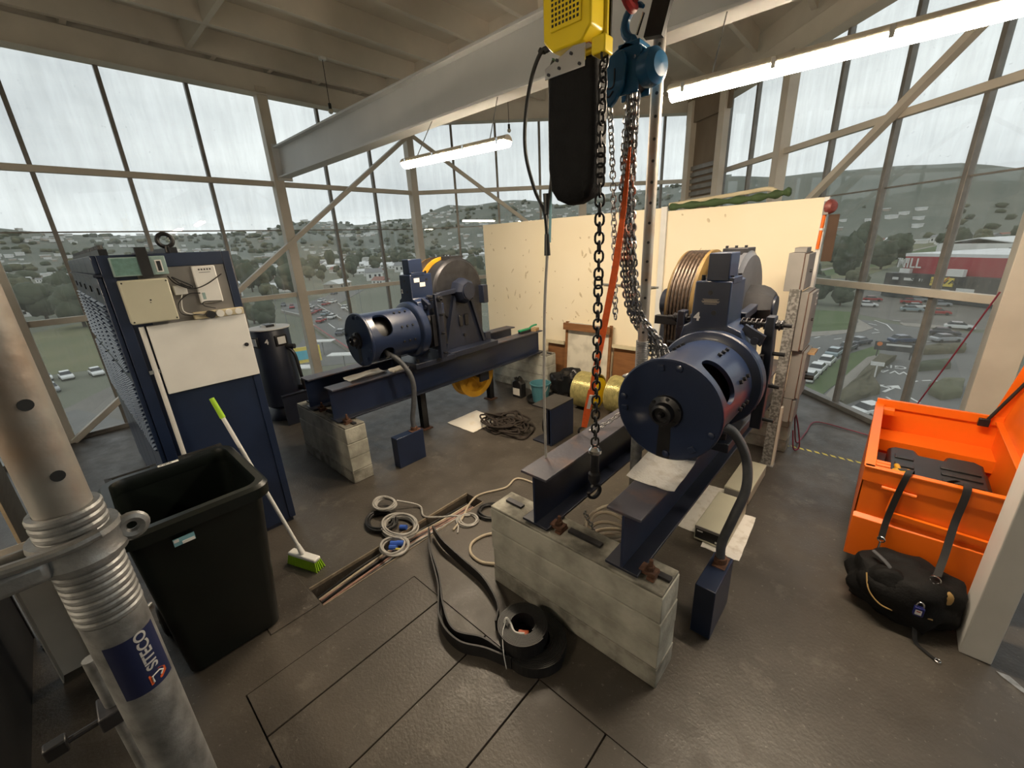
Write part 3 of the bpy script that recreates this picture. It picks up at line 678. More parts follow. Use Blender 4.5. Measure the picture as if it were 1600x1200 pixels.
# ---- supermarket block
b0 = pz(1385,462,GZ); b1 = pz(1560,482,GZ); dv = (b1-b0); ln = dv.length; dv.normalize(); nv = Vector((-dv.y,dv.x,0)); 
if nv.y < 0: nv = -nv
st = thing('store_building','long red supermarket with white lettering and a dark canopy','building',tuple(b0))
def wall(m,s0,s1,z0,z1,dep,o=0):
    c = b0+dv*((s0+s1)/2)+nv*(dep/2+o); m.obox((c.x,c.y,GZ+(z0+z1)/2),(s1-s0,dep,z1-z0),math.atan2(dv.y,dv.x))
sc = ln/175*1.0
k = ln/1400      # metres per zoom pixel along the front
part('red_wall','store_red',st,lambda m: wall(m,13*sc,ln+20,7.0,11.6,30,1))
part('roof','roof_light',st,lambda m: wall(m,12*sc,ln+20,11.6,12.4,30,1))
part('dark_canopy','store_dark',st,lambda m: wall(m,0,ln+20,.2,7.0,3.5,-2))
part('white_panel','house_white',st,lambda m: wall(m,14*sc,32*sc,7.0,8.2,1,-.2)); part('white_panel','house_white',st,lambda m: wall(m,102*sc,126*sc,7.0,8.8,1,-2.2))
text_mesh('MILL',3.8,'lettering','ext_mark',st,b0+dv*(28*sc)-nv*.15+Vector((0,0,9.7)),dv,(0,0,1),.05,sx=.9,bold=.03)
text_mesh('THE',1.9,'lettering','ext_mark',st,b0+dv*(16.5*sc)-nv*.15+Vector((0,0,10.4)),dv,(0,0,1),.05,bold=.02)
part('sign','sign_yellow',st,lambda m: wall(m,82*sc,116*sc,4.4,6.6,.3,-2.4))
text_mesh('SUPER VALUE',1.5,'lettering','store_dark',st,b0+dv*(99*sc)-nv*2.45+Vector((0,0,5.5)),dv,(0,0,1),.03,sx=1.75,bold=.02)
tk = b0+dv*(99*sc)-nv*2.5+Vector((0,0,5.4))
part('tick','sign_orange',st,lambda m: (m.beam(tk+dv*-.8+Vector((0,0,.3)),tk+Vector((0,0,-.8)),.15,.3,up=nv), m.beam(tk+Vector((0,0,-.8)),tk+dv*1.6+Vector((0,0,1.4)),.15,.3,up=nv)))
for s,w in ((15,11),(36,17),(62,8)): part('small_lettering','ext_mark',st,lambda m: wall(m,s*sc,(s+w)*sc,5.2,5.9,.1,-2.15))
for s,w in ((86,26),(122,25)): part('small_lettering','ext_mark',st,lambda m: wall(m,s*sc,(s+w)*sc,3.2,3.6 if s<100 else 4.2,.1,-2.15))
b2 = pz(1478,412,GZ+2)
wh = thing('warehouse','white warehouse with a row of windows behind the red store','building',(b2.x,b2.y,GZ))
def wall2(m,s0,s1,z0,z1,dep,o=0):
    c = b2+dv*((s0+s1)/2)+nv*(dep/2+o); m.obox((c.x,c.y,GZ+(z0+z1)/2),(s1-s0,dep,z1-z0),math.atan2(dv.y,dv.x))
part('wall','house_white',wh,lambda m: wall2(m,-6,90,0,11,40))
def wroof(m):
    for s in (-6,26,58): 
        for o,(h0,h1) in ((0,(11,13.5)),(16,(13.5,11))):
            P = [b2+dv*(s+o)+nv*y+Vector((0,0,0)) for y in (0,40)]; R_ = [b2+dv*(s+o+16)+nv*y for y in (0,40)]
            vs = [(P[0].x,P[0].y,GZ+h0),(R_[0].x,R_[0].y,GZ+h1),(R_[1].x,R_[1].y,GZ+h1),(P[1].x,P[1].y,GZ+h0)]; m.add(vs+[(x,y,z-.4) for x,y,z in vs],[(0,1,2,3),(7,6,5,4),(0,4,5,1),(2,6,7,3)])
part('roof','roof_light',wh,wroof)
for s in (22,36,50,64): part('window','car_glass',wh,lambda m: wall2(m,s,s+11,6.5,9.3,.2,-.1))
# ---- houses and trees of the town
def house_proto(w,d,h,rh,wm,rm):
    t = thing('house','house','house',(0,0,0))
    part('wall',wm,t,lambda m: m.box(-w/2,w/2,-d/2,d/2,0,h))
    def rf(m): m.prism([(-d/2-.4,h-.1),(d/2+.4,h-.1),(0,h+rh)],'x',-w/2-.4,w/2+.4)
    part('roof',rm,t,rf)
    for x in (-w*.28,w*.05,w*.3):
        for s in (-1,1): part('window','car_glass',t,lambda m: m.box(x-.7,x+.7,s*(d/2)-.04,s*(d/2)+.04,h*.35,h*.75))
    for s in (-1,1): part('window','car_glass',t,lambda m: m.box(s*w/2-.04,s*w/2+.04,-.8,.8,h*.35,h*.75))
    return t
HP = [house_proto(14,9,3.4,2.4,'house_white','roof_light'),house_proto(11,9,5.5,2.6,'house_white','roof_grey'),house_proto(16,10,3.2,2.2,'house_tan','roof_light'),house_proto(12,8,3.4,2.6,'house_white','roof_red'),house_proto(30,14,5,2.5,'house_white','roof_light')]
HN = ('low white house','two-storey grey-roofed white house','long tan house','red-roofed white house','large white hall')
def tree_mesh(seed, mt, tall):
    rnd = random.Random(seed); t = thing('tree','tree','tree',(0,0,0)); m = MB()
    for k in range(7):
        a = rnd.uniform(0,6.28); r = rnd.uniform(0,2.0) if k else 0; z = rnd.uniform(3.0,5.5)*(1.5 if tall else 1); s = rnd.uniform(1.5,2.6)
        m.sphere((math.cos(a)*r,math.sin(a)*r,z),(s,s,s*(1.6 if tall else .9)),n=12,m=8,jitter=.45,seed=seed*3+k)
    build(m,'crown',mt,t,angle=80); part('trunk','ext_trunk',t,lambda m: m.cyl((0,0,0),(0,0,4),.28,.18,n=8)); return t
TP = [tree_mesh(1,'ext_tree',0),tree_mesh(2,'ext_tree',0),tree_mesh(3,'ext_tree2',0),tree_mesh(4,'ext_tree',1),tree_mesh(5,'ext_tree2',0)]
TN = ('dark round tree','dark spreading tree','olive round tree','tall dark conifer','pale olive tree')
used = set()
def put(protos, i, x, y, rz, s, label, cat, group):
    key = (id(protos),i)
    if key not in used: c = protos[i]; used.add(key)
    else: c = copy_tree(protos[i])
    c.location = (x,y,GZ); c.rotation_euler = (0,0,rz); c.scale = (s,s,s); tag(c,label,cat,group)
def where(x,y):
    h = math.atan2(x,y); d = math.hypot(x,y)
    r = 'left of the blue cabinets' if h < -1.52 else 'above the blue cabinets' if h < -1.30 else 'between cabinets and far winch' if h < -1.05 else 'behind the far winch' if h < -.95 else 'left of the cream partition' if h < -.5 else 'above the red store' if h > .08 else 'left of the red store'
    return ('close by, ' if d < 330 else 'midway off, ' if d < 560 else 'far off, ')+r
rnd = random.Random(11); SPOTS = []
def free(x,y,r):
    for a,b,c in SPOTS:
        if (x-a)**2+(y-b)**2 < (r+c)**2: return False
    SPOTS.append((x,y,r)); return True
def at(x,y): return pz(x,y,GZ)
# landmark houses and trees
p = at(528,418); put(HP,4,p.x,p.y,.5,1.25,'big white hall with a pale roof in the middle of the left view','house','landmark houses')
p = at(612,405); put(HP,1,p.x,p.y,.7,1.1,'white gabled house left of the far winch','house','landmark houses')
for x,y,i,s,lab in ((490,416,2,2.6,'huge pale olive tree beside the white hall'),(520,408,3,2.6,'dark conifer next to the white hall'),(578,405,1,2.4,'dark tree mass behind the white hall'),(418,466,0,1.0,'round dark tree by the motorway slip road'),(418,512,0,1.1,'bushy tree in front of the motorway bridge'),(398,506,2,1.0,'pale bush in front of the motorway bridge'),
                    (1275,476,1,1.15,'leafy tree behind the grey enclosures'),(1312,478,0,.85,'round green tree at the corner of the car park'),(1255,458,0,1.5,'dark tree above the lawn'),(1322,438,3,1.5,'tall conifer left of the red store'),(1338,450,2,1.0,'olive tree at the car park edge')):
    p = at(x,y); free(p.x,p.y,s*3.6); put(TP,i,p.x,p.y,rnd.uniform(0,6),s,lab,'tree','landmark trees')
for k in range(300):
    left = k < 250
    h = rnd.uniform(-1.75,-.80) if left else rnd.uniform(-.12,.22)
    d = 270*math.exp(rnd.uniform(0,1.5)) if left else 620*math.exp(rnd.uniform(0,.5))
    i = rnd.choice((0,0,1,2,3,0))
    if not free(math.sin(h)*d,math.cos(h)*d,9): continue
    put(HP,i,math.sin(h)*d,math.cos(h)*d,rnd.uniform(0,3.1),rnd.uniform(.8,1.15),f'{HN[i]} {where(math.sin(h)*d,math.cos(h)*d)}','house','houses of the far town')
for k in range(420):
    left = k < 310
    h = rnd.uniform(-1.75,-.80) if left else rnd.uniform(-.12,.35)
    d = 190*math.exp(rnd.uniform(0,2.0)) if left else 270*math.exp(rnd.uniform(0,1.3))
    x,y = math.sin(h)*d, math.cos(h)*d
    if left and d < 330 and -1.2 < h < -.95: continue
    if not left and d < 420 and h > .0: continue
    i = rnd.choice((0,0,1,1,2,3,4)); sz = rnd.uniform(1.0,2.3)
    if not free(x,y,sz*3.6): continue
    put(TP,i,x,y,rnd.uniform(0,6),sz,f'{"small" if sz < 1.65 else "large"} {TN[i]} {where(x,y)}','tree','trees of the town')
# the rest of the town, too far and too many to pick apart
rf = random.Random(31); fh = {'house_white':MB(),'roof_light':MB(),'house_tan':MB()}; ft = {'ext_tree':MB(),'ext_tree2':MB()}
def blob(m,x,y,z,r,seed):
    m.sphere((x,y,z+r*.5),(r*rf.uniform(.9,1.6),r*rf.uniform(.9,1.6),r*.9),n=7,m=5,jitter=.5,seed=seed)
for k in range(3100):
    left = k < 2100; D = 3000 if left else 1500
    h = rf.uniform(-1.85,-.30) if left else rf.uniform(-.24,.42); d = D*rf.uniform(.30,.90) if left else D*rf.uniform(.40,.68); z = hill_z(h,d,D)
    clump = noise.noise(Vector((math.sin(h)*d*.004,math.cos(h)*d*.004,9)))
    x,y = math.sin(h)*d,math.cos(h)*d
    if d < 1500 and not free(x,y,15): continue
    if clump > (-.05 if left else .02): blob(ft[rf.choice(('ext_tree','ext_tree','ext_tree2'))],x,y,z,rf.uniform(5,12) if left else rf.uniform(3,5.5),k)
    elif left or (d < 1000 and -.1 < h < .25):
        s_ = rf.uniform(8,16) if left else rf.uniform(6,10); a_ = rf.uniform(0,3); mk = rf.choice(('house_white','house_white','house_tan'))
        fh[mk].obox((x,y,z+s_*.15),(s_*1.4,s_*.9,s_*.6),a_); fh['roof_light'].obox((x,y,z+s_*.5),(s_*1.5,s_*1.0,s_*.14),a_)
FT = thing('far_woods','hazy dark woods scattered over the distant hillsides','trees',(0,0,GZ),kind='stuff')
for k_,m in ft.items(): build(m,'crowns',k_,FT,angle=80,kind='stuff')
FH = thing('far_suburbs','tiny pale houses scattered over the distant hillsides','houses',(0,0,GZ),kind='stuff')
for k_,m in fh.items(): build(m,'houses',k_,FH,kind='stuff')
# street lamps by the motorway
for i,(x,y) in enumerate(((447,450),(492,440),(432,470),(567,480),(608,440),(455,520))):
    p = at(x,y+14); t = thing('street_lamp','thin street lamp beside the motorway','lamp post',tuple(p),'motorway street lamps')
    part('pole','roof_grey',t,lambda m: m.cyl(p,p+Vector((0,0,9)),.12,.07,n=6)); part('arm','roof_grey',t,lambda m: m.cyl(p+Vector((0,0,9)),p+Vector((1.2,-1,9.2)),.06,n=6))
# fields and tracks under the hillside
F = (1240,230,4.444)
for nm,pts,mt in (('meadow',[(200,740),(720,690),(1000,640),(1010,720),(480,900),(190,920)],'ext_field'),('meadow',[(200,860),(470,800),(1000,680),(1000,720),(520,840),(200,900)],'ext_grass'),('track',[(190,850),(480,790),(990,680),(990,686),(480,802),(190,862)],'ext_path'),('track',[(200,730),(710,690),(710,695),(200,738)],'ext_path')):
    w = [onplane(F[0]+x/F[2],F[1]+y/F[2],(0,0,1),GZ) for x,y in pts]
    m = MB().prism([(q.x,q.y) for q in w],'z',GZ,GZ+(.06 if nm=='meadow' and mt=='ext_field' else .1 if nm=='meadow' else .15)); tag(build(m,nm,mt),{'ext_field':'dry grass meadow below the hillside','ext_grass':'green strip of pasture below the hillside','ext_path':'pale track across the meadow'}[mt]+(' nearer the store' if mt=='ext_path' and pts[0][1]==850 else ''),nm,kind='structure')
# ================================================================== WINCHES (two alike, built at the near one, then placed again)
BZ0, BZ1 = .622, .962     # underside / top of the beams
def ibeam(m, x0, x1, y0, y1, z0=BZ0, z1=BZ1, tf=.016, tw=.012):
    c = (x0+x1)/2
    m.box(x0,x1,y0,y1,z0,z0+tf); m.box(x0,x1,y0,y1,z1-tf,z1); m.box(c-tw/2,c+tw/2,y0,y1,z0+tf,z1-tf)
def plinth(dx, nm, label, y0=1.54, y1=1.755):
    t = thing('concrete_plinth', label, 'plinth', (-1.05+dx,(y0+y1)/2,0), 'concrete plinths')
    hs = [0,.13,.28,.43,.59]
    for i in range(4):
        part('lift','concrete' if i else 'concrete_dirty',t,lambda m: m.box(-1.685+dx+.004*(i%2),-.533+dx-.003*(i%2),y0+.003*(i%2),y1,hs[i],hs[i+1]-.003),bev=.006)
    part('cap','concrete_dirty',t,lambda m: m.box(-1.68+dx,-.54+dx,y0+.006,y1-.004,.587,.605),bev=.006)
    for x0,x1 in ((-1.63,-1.50),(-1.14,-.93),(-.62,-.545)):
        part('strap','steel_dark',t,lambda m: m.box(x0+dx,x1+dx,y0+.10,y0+.135,.605,.620))
    return t
def winch(dx, num, far):
    # rolled beams
    nm = 'far' if far else 'near'
    for j,(x0,x1,lab) in enumerate(((-1.41,-1.225,'left'),(-.85,-.67,'right'))):
        b = thing('support_beam', f'navy blue steel I-beam under the {nm} winch, {lab} one of its pair', 'beam', ((x0+x1)/2+dx,3.1,BZ0), 'winch support beams')
        y1 = 4.80
        part('bottom_flange','navy_dark',b,lambda m: m.box(x0+dx,x1+dx,1.553,y1,BZ0,BZ0+.016),bev=.003)
        part('web','navy',b,lambda m: m.box((x0+x1)/2-.006+dx,(x0+x1)/2+.006+dx,1.555,y1,BZ0+.016,BZ1-.016))
        part('top_flange','beamtop',b,lambda m: m.box(x0+dx,x1+dx,1.553,y1,BZ1-.016,BZ1),bev=.003)
        for s in ((x1+.012,) if j == 0 else (x1+.012,)):
            part('clamp','rust',b,lambda m: (m.box(s+dx-.03,s+dx+.055,1.60,1.66,BZ0,BZ0+.022), m.box(s+dx+.015,s+dx+.055,1.59,1.67,.605,BZ0)),bev=.003)
            part('clamp_bolt','rust',b,lambda m: (m.cyl((s+dx+.02,1.63,.60),(s+dx+.02,1.63,.70),.010,n=8), m.cyl((s+dx+.02,1.63,.645),(s+dx+.02,1.63,.665),.02,n=6)))
    MX, MZ = -.74+dx, 1.366       # motor axis
    w = thing('winch_machine', ('near navy blue geared winch with a white figure 4 on its brake tower' if not far else 'far navy blue geared winch with two beige tags on its brake tower'), 'winch', (MX,2.9,BZ1), 'winch machines')
    # bedplate / feet
    part('bedplate','navy_dark',w,lambda m: (m.box(-.99+dx,-.55+dx,2.44,3.0,BZ1,BZ1+.06), m.box(-1.34+dx,-.58+dx,2.95,3.75,BZ1,BZ1+.07)),bev=.006)
    for y in (2.5,2.9): 
        for x in (-.95,-.6): part('foot_bolt','oily',w,lambda m: m.cyl((x+dx,y,BZ1+.05),(x+dx,y,BZ1+.10),.018,n=6))
    # motor: shell with two rounded windows (built as strips), end bell, shaft boss
    R0 = .252; y0,y1 = 1.955,2.56
    def shell(m):
        na, ny = 144, 40; inner = R0-.022; idx = {}
        holes = [(math.radians(38),.26),(math.radians(205),.26),(math.radians(-48),.20)]    # angle from +X, half arc (m)
        def open_(a,y):
            for c,hw in holes:
                da = (a-c+math.pi)%(2*math.pi)-math.pi; u = da*R0/.13; v = (y-2.115)/.085
                if abs(u)**2.6+abs(v)**2.6 < 1: return True
            return False
        solid = {(i,j): not open_(2*math.pi*(i+.5)/na, y0+(y1-y0)*(j+.5)/ny) for i in range(na) for j in range(ny)}
        def snap(i,j,a,y):      # move rim vertices of an opening onto its smooth outline
            cells = [solid.get((p,q),True) for p in ((i-1)%na,i) for q in (j-1,j)]
            if all(cells) or not any(cells): return a,y
            for c,hw in holes:
                da = (a-c+math.pi)%(2*math.pi)-math.pi; u = da*R0/.13; v = (y-2.115)/.085
                if abs(u) < 1.5 and abs(v) < 1.6:
                    g = (abs(u)**2.6+abs(v)**2.6)**(-1/2.6); return c+u*g*.13/R0, 2.115+v*g*.085
            return a,y
        for r_i,r in ((0,R0),(1,inner)):
            for j in range(ny+1):
                for i in range(na):
                    a,y = snap(i,j,2*math.pi*i/na,y0+(y1-y0)*j/ny); idx[(r_i,i,j)] = len(m.v); m.v.append(Vector((MX+r*math.cos(a),y,MZ+r*math.sin(a))))
        for (i,j),s in solid.items():
            if not s: continue
            k = (i+1)%na
            m.f.append((idx[(0,i,j)],idx[(0,k,j)],idx[(0,k,j+1)],idx[(0,i,j+1)])); m.f.append((idx[(1,i,j)],idx[(1,i,j+1)],idx[(1,k,j+1)],idx[(1,k,j)]))
            for (ni,nj),(p,q) in (((i,j-1),((i,j),(k,j))),((i,j+1),((k,j+1),(i,j+1))),(((i-1)%na,j),((i,j+1),(i,j))),((k,j),((k,j),(k,j+1)))):
                if not solid.get((ni,nj),False): m.f.append((idx[(0,*p)],idx[(1,*p)],idx[(1,*q)],idx[(0,*q)]))
    part('motor_shell','navy',w,shell,angle=50)
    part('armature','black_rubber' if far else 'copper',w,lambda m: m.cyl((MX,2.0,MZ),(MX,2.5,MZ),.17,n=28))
    ed = part('end_bell','navy',w,lambda m: m.lathe([(.0,1.93),(.262,1.93),(.270,1.936),(.271,1.95),(.262,1.962),(.0,1.962)][::1],(MX,0,MZ),(0,1,0),n=64,cap=False),angle=30)
    for a in (78,100,172,188,-18,-50,-86):
        r = .225 if a in (100,188,-50) else .235; a_ = math.radians(a)
        if a in (100,188,-50): part('lug','navy',ed,lambda m: m.obox((MX+r*math.cos(a_),1.925,MZ+r*math.sin(a_)),(.032,.012,.032),m=Matrix.Rotation(-a_,3,'Y')),bev=.003)
        else: part('bolt','navy',ed,lambda m: m.lathe([(.02,0),(.018,.008),(.008,.012)],(MX+r*math.cos(a_),1.93,MZ+r*math.sin(a_)),(0,-1,0),n=10))
    part('shaft_boss','oily',ed,lambda m: (m.lathe([(.085,0),(.083,.02),(.055,.03),(.052,.07),(.04,.075),(.038,.05),(.0,.05)],(MX,1.93,MZ),(0,-1,0),n=28,cap=False), m.lathe([(.018,0),(.012,.06),(0,.062)],(MX,1.90,MZ),(0,-1,0),n=10,cap=False)))
    for a in range(6):
        t_ = math.radians(60*a+20); part('boss_bolt','oily',ed,lambda m: m.cyl((MX+.072*math.cos(t_),1.93,MZ+.072*math.sin(t_)),(MX+.072*math.cos(t_),1.90,MZ+.072*math.sin(t_)),.009,n=6))
    part('oil_streak','oily',ed,lambda m: m.prism([(MX-.03,MZ-.06),(MX+.03,MZ-.06),(MX+.035,MZ-.262),(MX-.035,MZ-.262)],'y',1.9285,1.931))
    part('flange_ring','navy',w,lambda m: m.lathe([(.25,2.50),(.295,2.52),(.302,2.53),(.302,2.60),(.29,2.615),(.2,2.62)],(MX,0,MZ),(0,1,0),n=64,cap=True),angle=30)
    for a in (62,118,22,-12):
        for k in range(3):
            t_ = math.radians(a); p = Vector((MX+R0*math.cos(t_),2.30+.065*k,MZ+R0*math.sin(t_))); d = Vector((math.cos(t_),0,math.sin(t_)))
            part('shell_bolt','oily',w,lambda m: m.cyl(p-d*.005,p+d*.014,.012,n=6))
    # brake tower
    tw = part('brake_tower','navy',w,lambda m: m.prism([(-.945+dx,1.58),(-.56+dx,1.58),(-.60+dx,1.665),(-.675+dx,1.695),(-.675+dx,1.945),(-.875+dx,1.945),(-.885+dx,1.70),(-.925+dx,1.675)],'y',2.58,2.86),bev=.008)
    part('tower_cap','navy',w,lambda m: m.box(-.82+dx,-.70+dx,2.60,2.77,1.945,2.10),bev=.005)
    part('cap_edge','navy',tw,lambda m: m.box(-.70+dx,-.672+dx,2.60,2.77,1.93,1.965),bev=.003)
    for x in (-.85,-.695):
        part('stud','oily',tw,lambda m: (m.cyl((x+dx,2.64,1.94),(x+dx,2.64,1.975),.012,n=6), m.cyl((x+dx,2.80,1.94),(x+dx,2.80,1.975),.012,n=6)))
    for x,z in ((-.785,1.88),(-.755,1.765)): part('hole','oily',tw,lambda m: m.cyl((x+dx,2.5785,z),(x+dx,2.59,z),.014,n=14))
    if not far:
        part('nameplate','nameplate',tw,lambda m: m.box(-.825+dx,-.735+dx,2.577,2.58,1.822,1.826)); 
        for z,wd in ((1.835,.036),(1.842,.045),(1.83,.05),(1.815,.035)): part('nameplate_line','nameplate',tw,lambda m: m.box(-.78-wd+dx,-.78+wd+dx,2.5775,2.58,z-.0018,z+.0018))
        text_mesh('4',.066,'painted_figure','sticker_white',tw,(-.848+dx,2.578,1.735),(1,0,0),(0,0,1),.001,bold=.003)
    else:
        text_mesh('2',.06,'painted_figure','sticker_white',tw,(-.845+dx,2.576,1.77),(1,0,0),(0,0,1),.001,bold=.003)
        for y,z in ((2.66,1.885),(2.73,1.835)): part('paper_tag','paper',tw,lambda m: m.box(-.676+dx,-.672+dx,y-.035,y+.035,z-.022,z+.022))
        part('hole','oily',tw,lambda m: m.cyl((-.68+dx,2.79,1.885),(-.67+dx,2.79,1.885),.013,n=12))
    part('tower_neck','navy',w,lambda m: m.box(-.90+dx,-.58+dx,2.60,2.92,1.30,1.62),bev=.01)
    # brake drum, arms, spring rods
    part('brake_drum','steel_dark',w,lambda m: m.lathe([(.0,2.66),(.23,2.66),(.23,2.86),(0,2.86)],(MX,0,MZ-.02),(0,1,0),n=40,cap=False))
    for s in (-1,1):
        ax = MX+s*.255
        part('brake_arm','navy_dark',w,lambda m: m.prism([(ax-.03,1.04),(ax+.03,1.04),(ax+.035,1.40),(ax+.02,1.74),(ax-.025,1.74),(ax-.03,1.40)],'y',2.72,2.80),bev=.006)
        part('brake_shoe','oily',w,lambda m: m.prism([(ax-s*.03,1.18),(ax-s*.005,1.18),(ax-s*.005,1.52),(ax-s*.03,1.52)],'y',2.67,2.85))
        part('spring_rod','steel_dark',w,lambda m: (m.cyl((ax-s*.16,2.76,1.69),(ax+s*.10,2.76,1.69),.012,n=8), m.cyl((ax+s*.025,2.76,1.69),(ax+s*.06,2.76,1.69),.026,n=8)))
        part('spring','steel_dark',w,lambda m: m.tube([(ax+s*(.06-.22*k/60),2.76+.028*math.cos(k*.9),1.69+.028*math.sin(k*.9)) for k in range(61)],.005,6))
        part('lever','navy_dark',w,lambda m: (m.prism([(ax-s*.02,1.58),(ax-s*.13,1.66),(ax-s*.11,1.70),(ax+s*.0,1.64)],'y',2.64,2.67), m.cyl((ax-s*.05,2.63,1.61),(ax-s*.05,2.69,1.61),.022,n=10)))
        for z in (1.10,1.32,1.52): part('pin','steel_dark',w,lambda m: m.cyl((ax+s*.02,2.76,z),(ax+s*.09,2.76,z),.012,n=8))
    # gear case: axis along X
    GY, GZ_ = 3.31, 1.70
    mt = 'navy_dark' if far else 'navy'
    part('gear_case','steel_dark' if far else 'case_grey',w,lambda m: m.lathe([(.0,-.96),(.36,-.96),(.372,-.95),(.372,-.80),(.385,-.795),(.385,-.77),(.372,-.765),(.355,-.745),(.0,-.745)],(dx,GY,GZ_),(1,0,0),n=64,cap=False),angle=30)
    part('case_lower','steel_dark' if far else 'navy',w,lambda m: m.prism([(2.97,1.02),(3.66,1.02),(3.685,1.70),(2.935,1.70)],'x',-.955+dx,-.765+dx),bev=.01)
    part('inspection_cover','steel_dark',w,lambda m: m.box(-.93+dx,-.77+dx,3.22,3.42,2.06,2.105),bev=.004)
    for x in (-.91,-.85,-.79):
        part('cover_bolt','oily',w,lambda m: m.cyl((x+dx,3.245,2.10),(x+dx,3.245,2.122),.010,n=6))
    # A-frame pedestal and hub
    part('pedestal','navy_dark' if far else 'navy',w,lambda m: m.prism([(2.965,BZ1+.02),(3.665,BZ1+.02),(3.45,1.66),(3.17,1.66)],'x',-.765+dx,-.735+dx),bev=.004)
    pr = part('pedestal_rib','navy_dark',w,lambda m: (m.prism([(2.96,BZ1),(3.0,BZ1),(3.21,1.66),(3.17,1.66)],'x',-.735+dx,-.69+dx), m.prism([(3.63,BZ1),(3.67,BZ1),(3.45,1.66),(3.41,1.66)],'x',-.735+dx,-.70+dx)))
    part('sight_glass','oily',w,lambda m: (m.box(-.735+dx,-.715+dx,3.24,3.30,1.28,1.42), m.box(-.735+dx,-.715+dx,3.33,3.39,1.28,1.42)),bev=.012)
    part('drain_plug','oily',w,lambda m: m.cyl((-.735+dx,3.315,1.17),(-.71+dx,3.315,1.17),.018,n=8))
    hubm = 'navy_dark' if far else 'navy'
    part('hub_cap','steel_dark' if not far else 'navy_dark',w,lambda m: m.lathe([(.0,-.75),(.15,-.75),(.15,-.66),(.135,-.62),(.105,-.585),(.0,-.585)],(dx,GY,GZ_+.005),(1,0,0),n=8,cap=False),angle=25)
    part('hub_cover','navy_dark',w,lambda m: m.cyl((-.60+dx,GY,GZ_),(-.572+dx,GY,GZ_),.085,n=24))
    part('junction_box','navy_dark',w,lambda m: m.box(-.80+dx,-.66+dx,3.62,3.70,1.52,1.74),bev=.006)
    part('cap_arm','navy_dark',w,lambda m: m.beam((-.68+dx,2.90,1.70),(-.68+dx,3.2,1.72),.05,.05),bev=.006)
    part('rear_bracket','navy_dark',w,lambda m: m.box(-.80+dx,-.72+dx,3.66,3.76,BZ1,1.13),bev=.006)
    # traction sheave with grooves and ropes
    sv = part('sheave','yellow_sheave' if far else 'sheave_worn',w,lambda m: m.lathe([(.05,-1.205),(.36,-1.205),(.36,-1.185),(.395,-1.185),(.395,-1.195+.02)]+[(.36,-1.175),(.36,-1.02),(.398,-1.02),(.398,-.998),(.30,-.995),(.05,-.995)],(dx,GY,GZ_),(1,0,0),n=72,cap=False),angle=25)
    for k in range(7):
        x = -1.172+.0245*k+dx
        def rope(m):
            pts = [(x,GY-.385,1.0)]+[(x,GY-.385*math.cos(t),GZ_+.385*math.sin(t)) for t in [math.pi*i/28 for i in range(29)]]+[(x,GY+.385,.98)]
            m.tube(pts,.0112,8)
        part('rope','rope_steel',sv,rope)
    part('shaft','steel_dark',w,lambda m: m.cyl((-1.30+dx,GY,GZ_),(-.60+dx,GY,GZ_),.055,n=20))
    part('outer_bearing','navy_dark',w,lambda m: (m.prism([(3.12,BZ1+.02),(3.50,BZ1+.02),(3.40,1.66),(3.22,1.66)],'x',-1.33+dx,-1.26+dx), m.cyl((-1.35+dx,GY,GZ_),(-1.24+dx,GY,GZ_),.11,n=20)),bev=.005)
    part('rope_guard','oily',w,lambda m: m.box(-1.22+dx,-.99+dx,2.83,2.87,1.62,1.68),bev=.004)
    # conduit box on the floor with flexible conduit
    cbx = thing('terminal_box', f'navy blue floor terminal box beside the {nm} winch with a grey flexible conduit', 'electrical box', (-.47+dx,2.17,0), 'floor terminal boxes')
    part('box','navy',cbx,lambda m: m.box(-.525+dx,-.415+dx,2.0,2.335,0,.34),bev=.004)
    part('gland','rust',cbx,lambda m: (m.box(-.50+dx,-.43+dx,2.20,2.32,.34,.345), m.cyl((-.47+dx,2.26,.34),(-.47+dx,2.26,.38),.036,n=12)))
    A = Vector((-.47+dx,2.26,.36))
    if not far: path = [A,A+Vector((-.005,0,.12)),A+Vector((.03,.03,.30)),A+Vector((.06,.08,.48)),A+Vector((.03,.10,.66)),A+Vector((-.05,.08,.80)),Vector((-.60+dx,2.26,1.21))]
    else: path = [A,A+Vector((0,0,.12)),A+Vector((.015,.03,.30)),A+Vector((.02,.05,.48)),A+Vector((-.0,.03,.62)),A+Vector((-.06,-.03,.76)),Vector((-.60+dx,2.15,1.21))]
    part('conduit','conduit_grey',cbx,lambda m: m.tube(bez(path,10),.026,12))
    part('conduit_end','steel_dark',cbx,lambda m: m.cyl(path[-1]-Vector((-.02,0,.04)),path[-1]+Vector((-.03,0,.04)),.034,n=12))
    return w
plinth(0,'near','weathered concrete plinth under the front ends of the near winch beams, tape coil before it')
plinth(-3.115,'far','concrete plinth under the front ends of the far winch beams, beside the blue terminal box')
plinth(0,'near','concrete plinth under the rear ends of the near winch beams, in front of the partition',4.72,4.94)
plinth(-3.115,'far','pale concrete plinth under the rear ends of the far winch beams behind the jerrycan',4.72,4.94)
winch(0,'4',False)
winch(-3.115,'2',True)
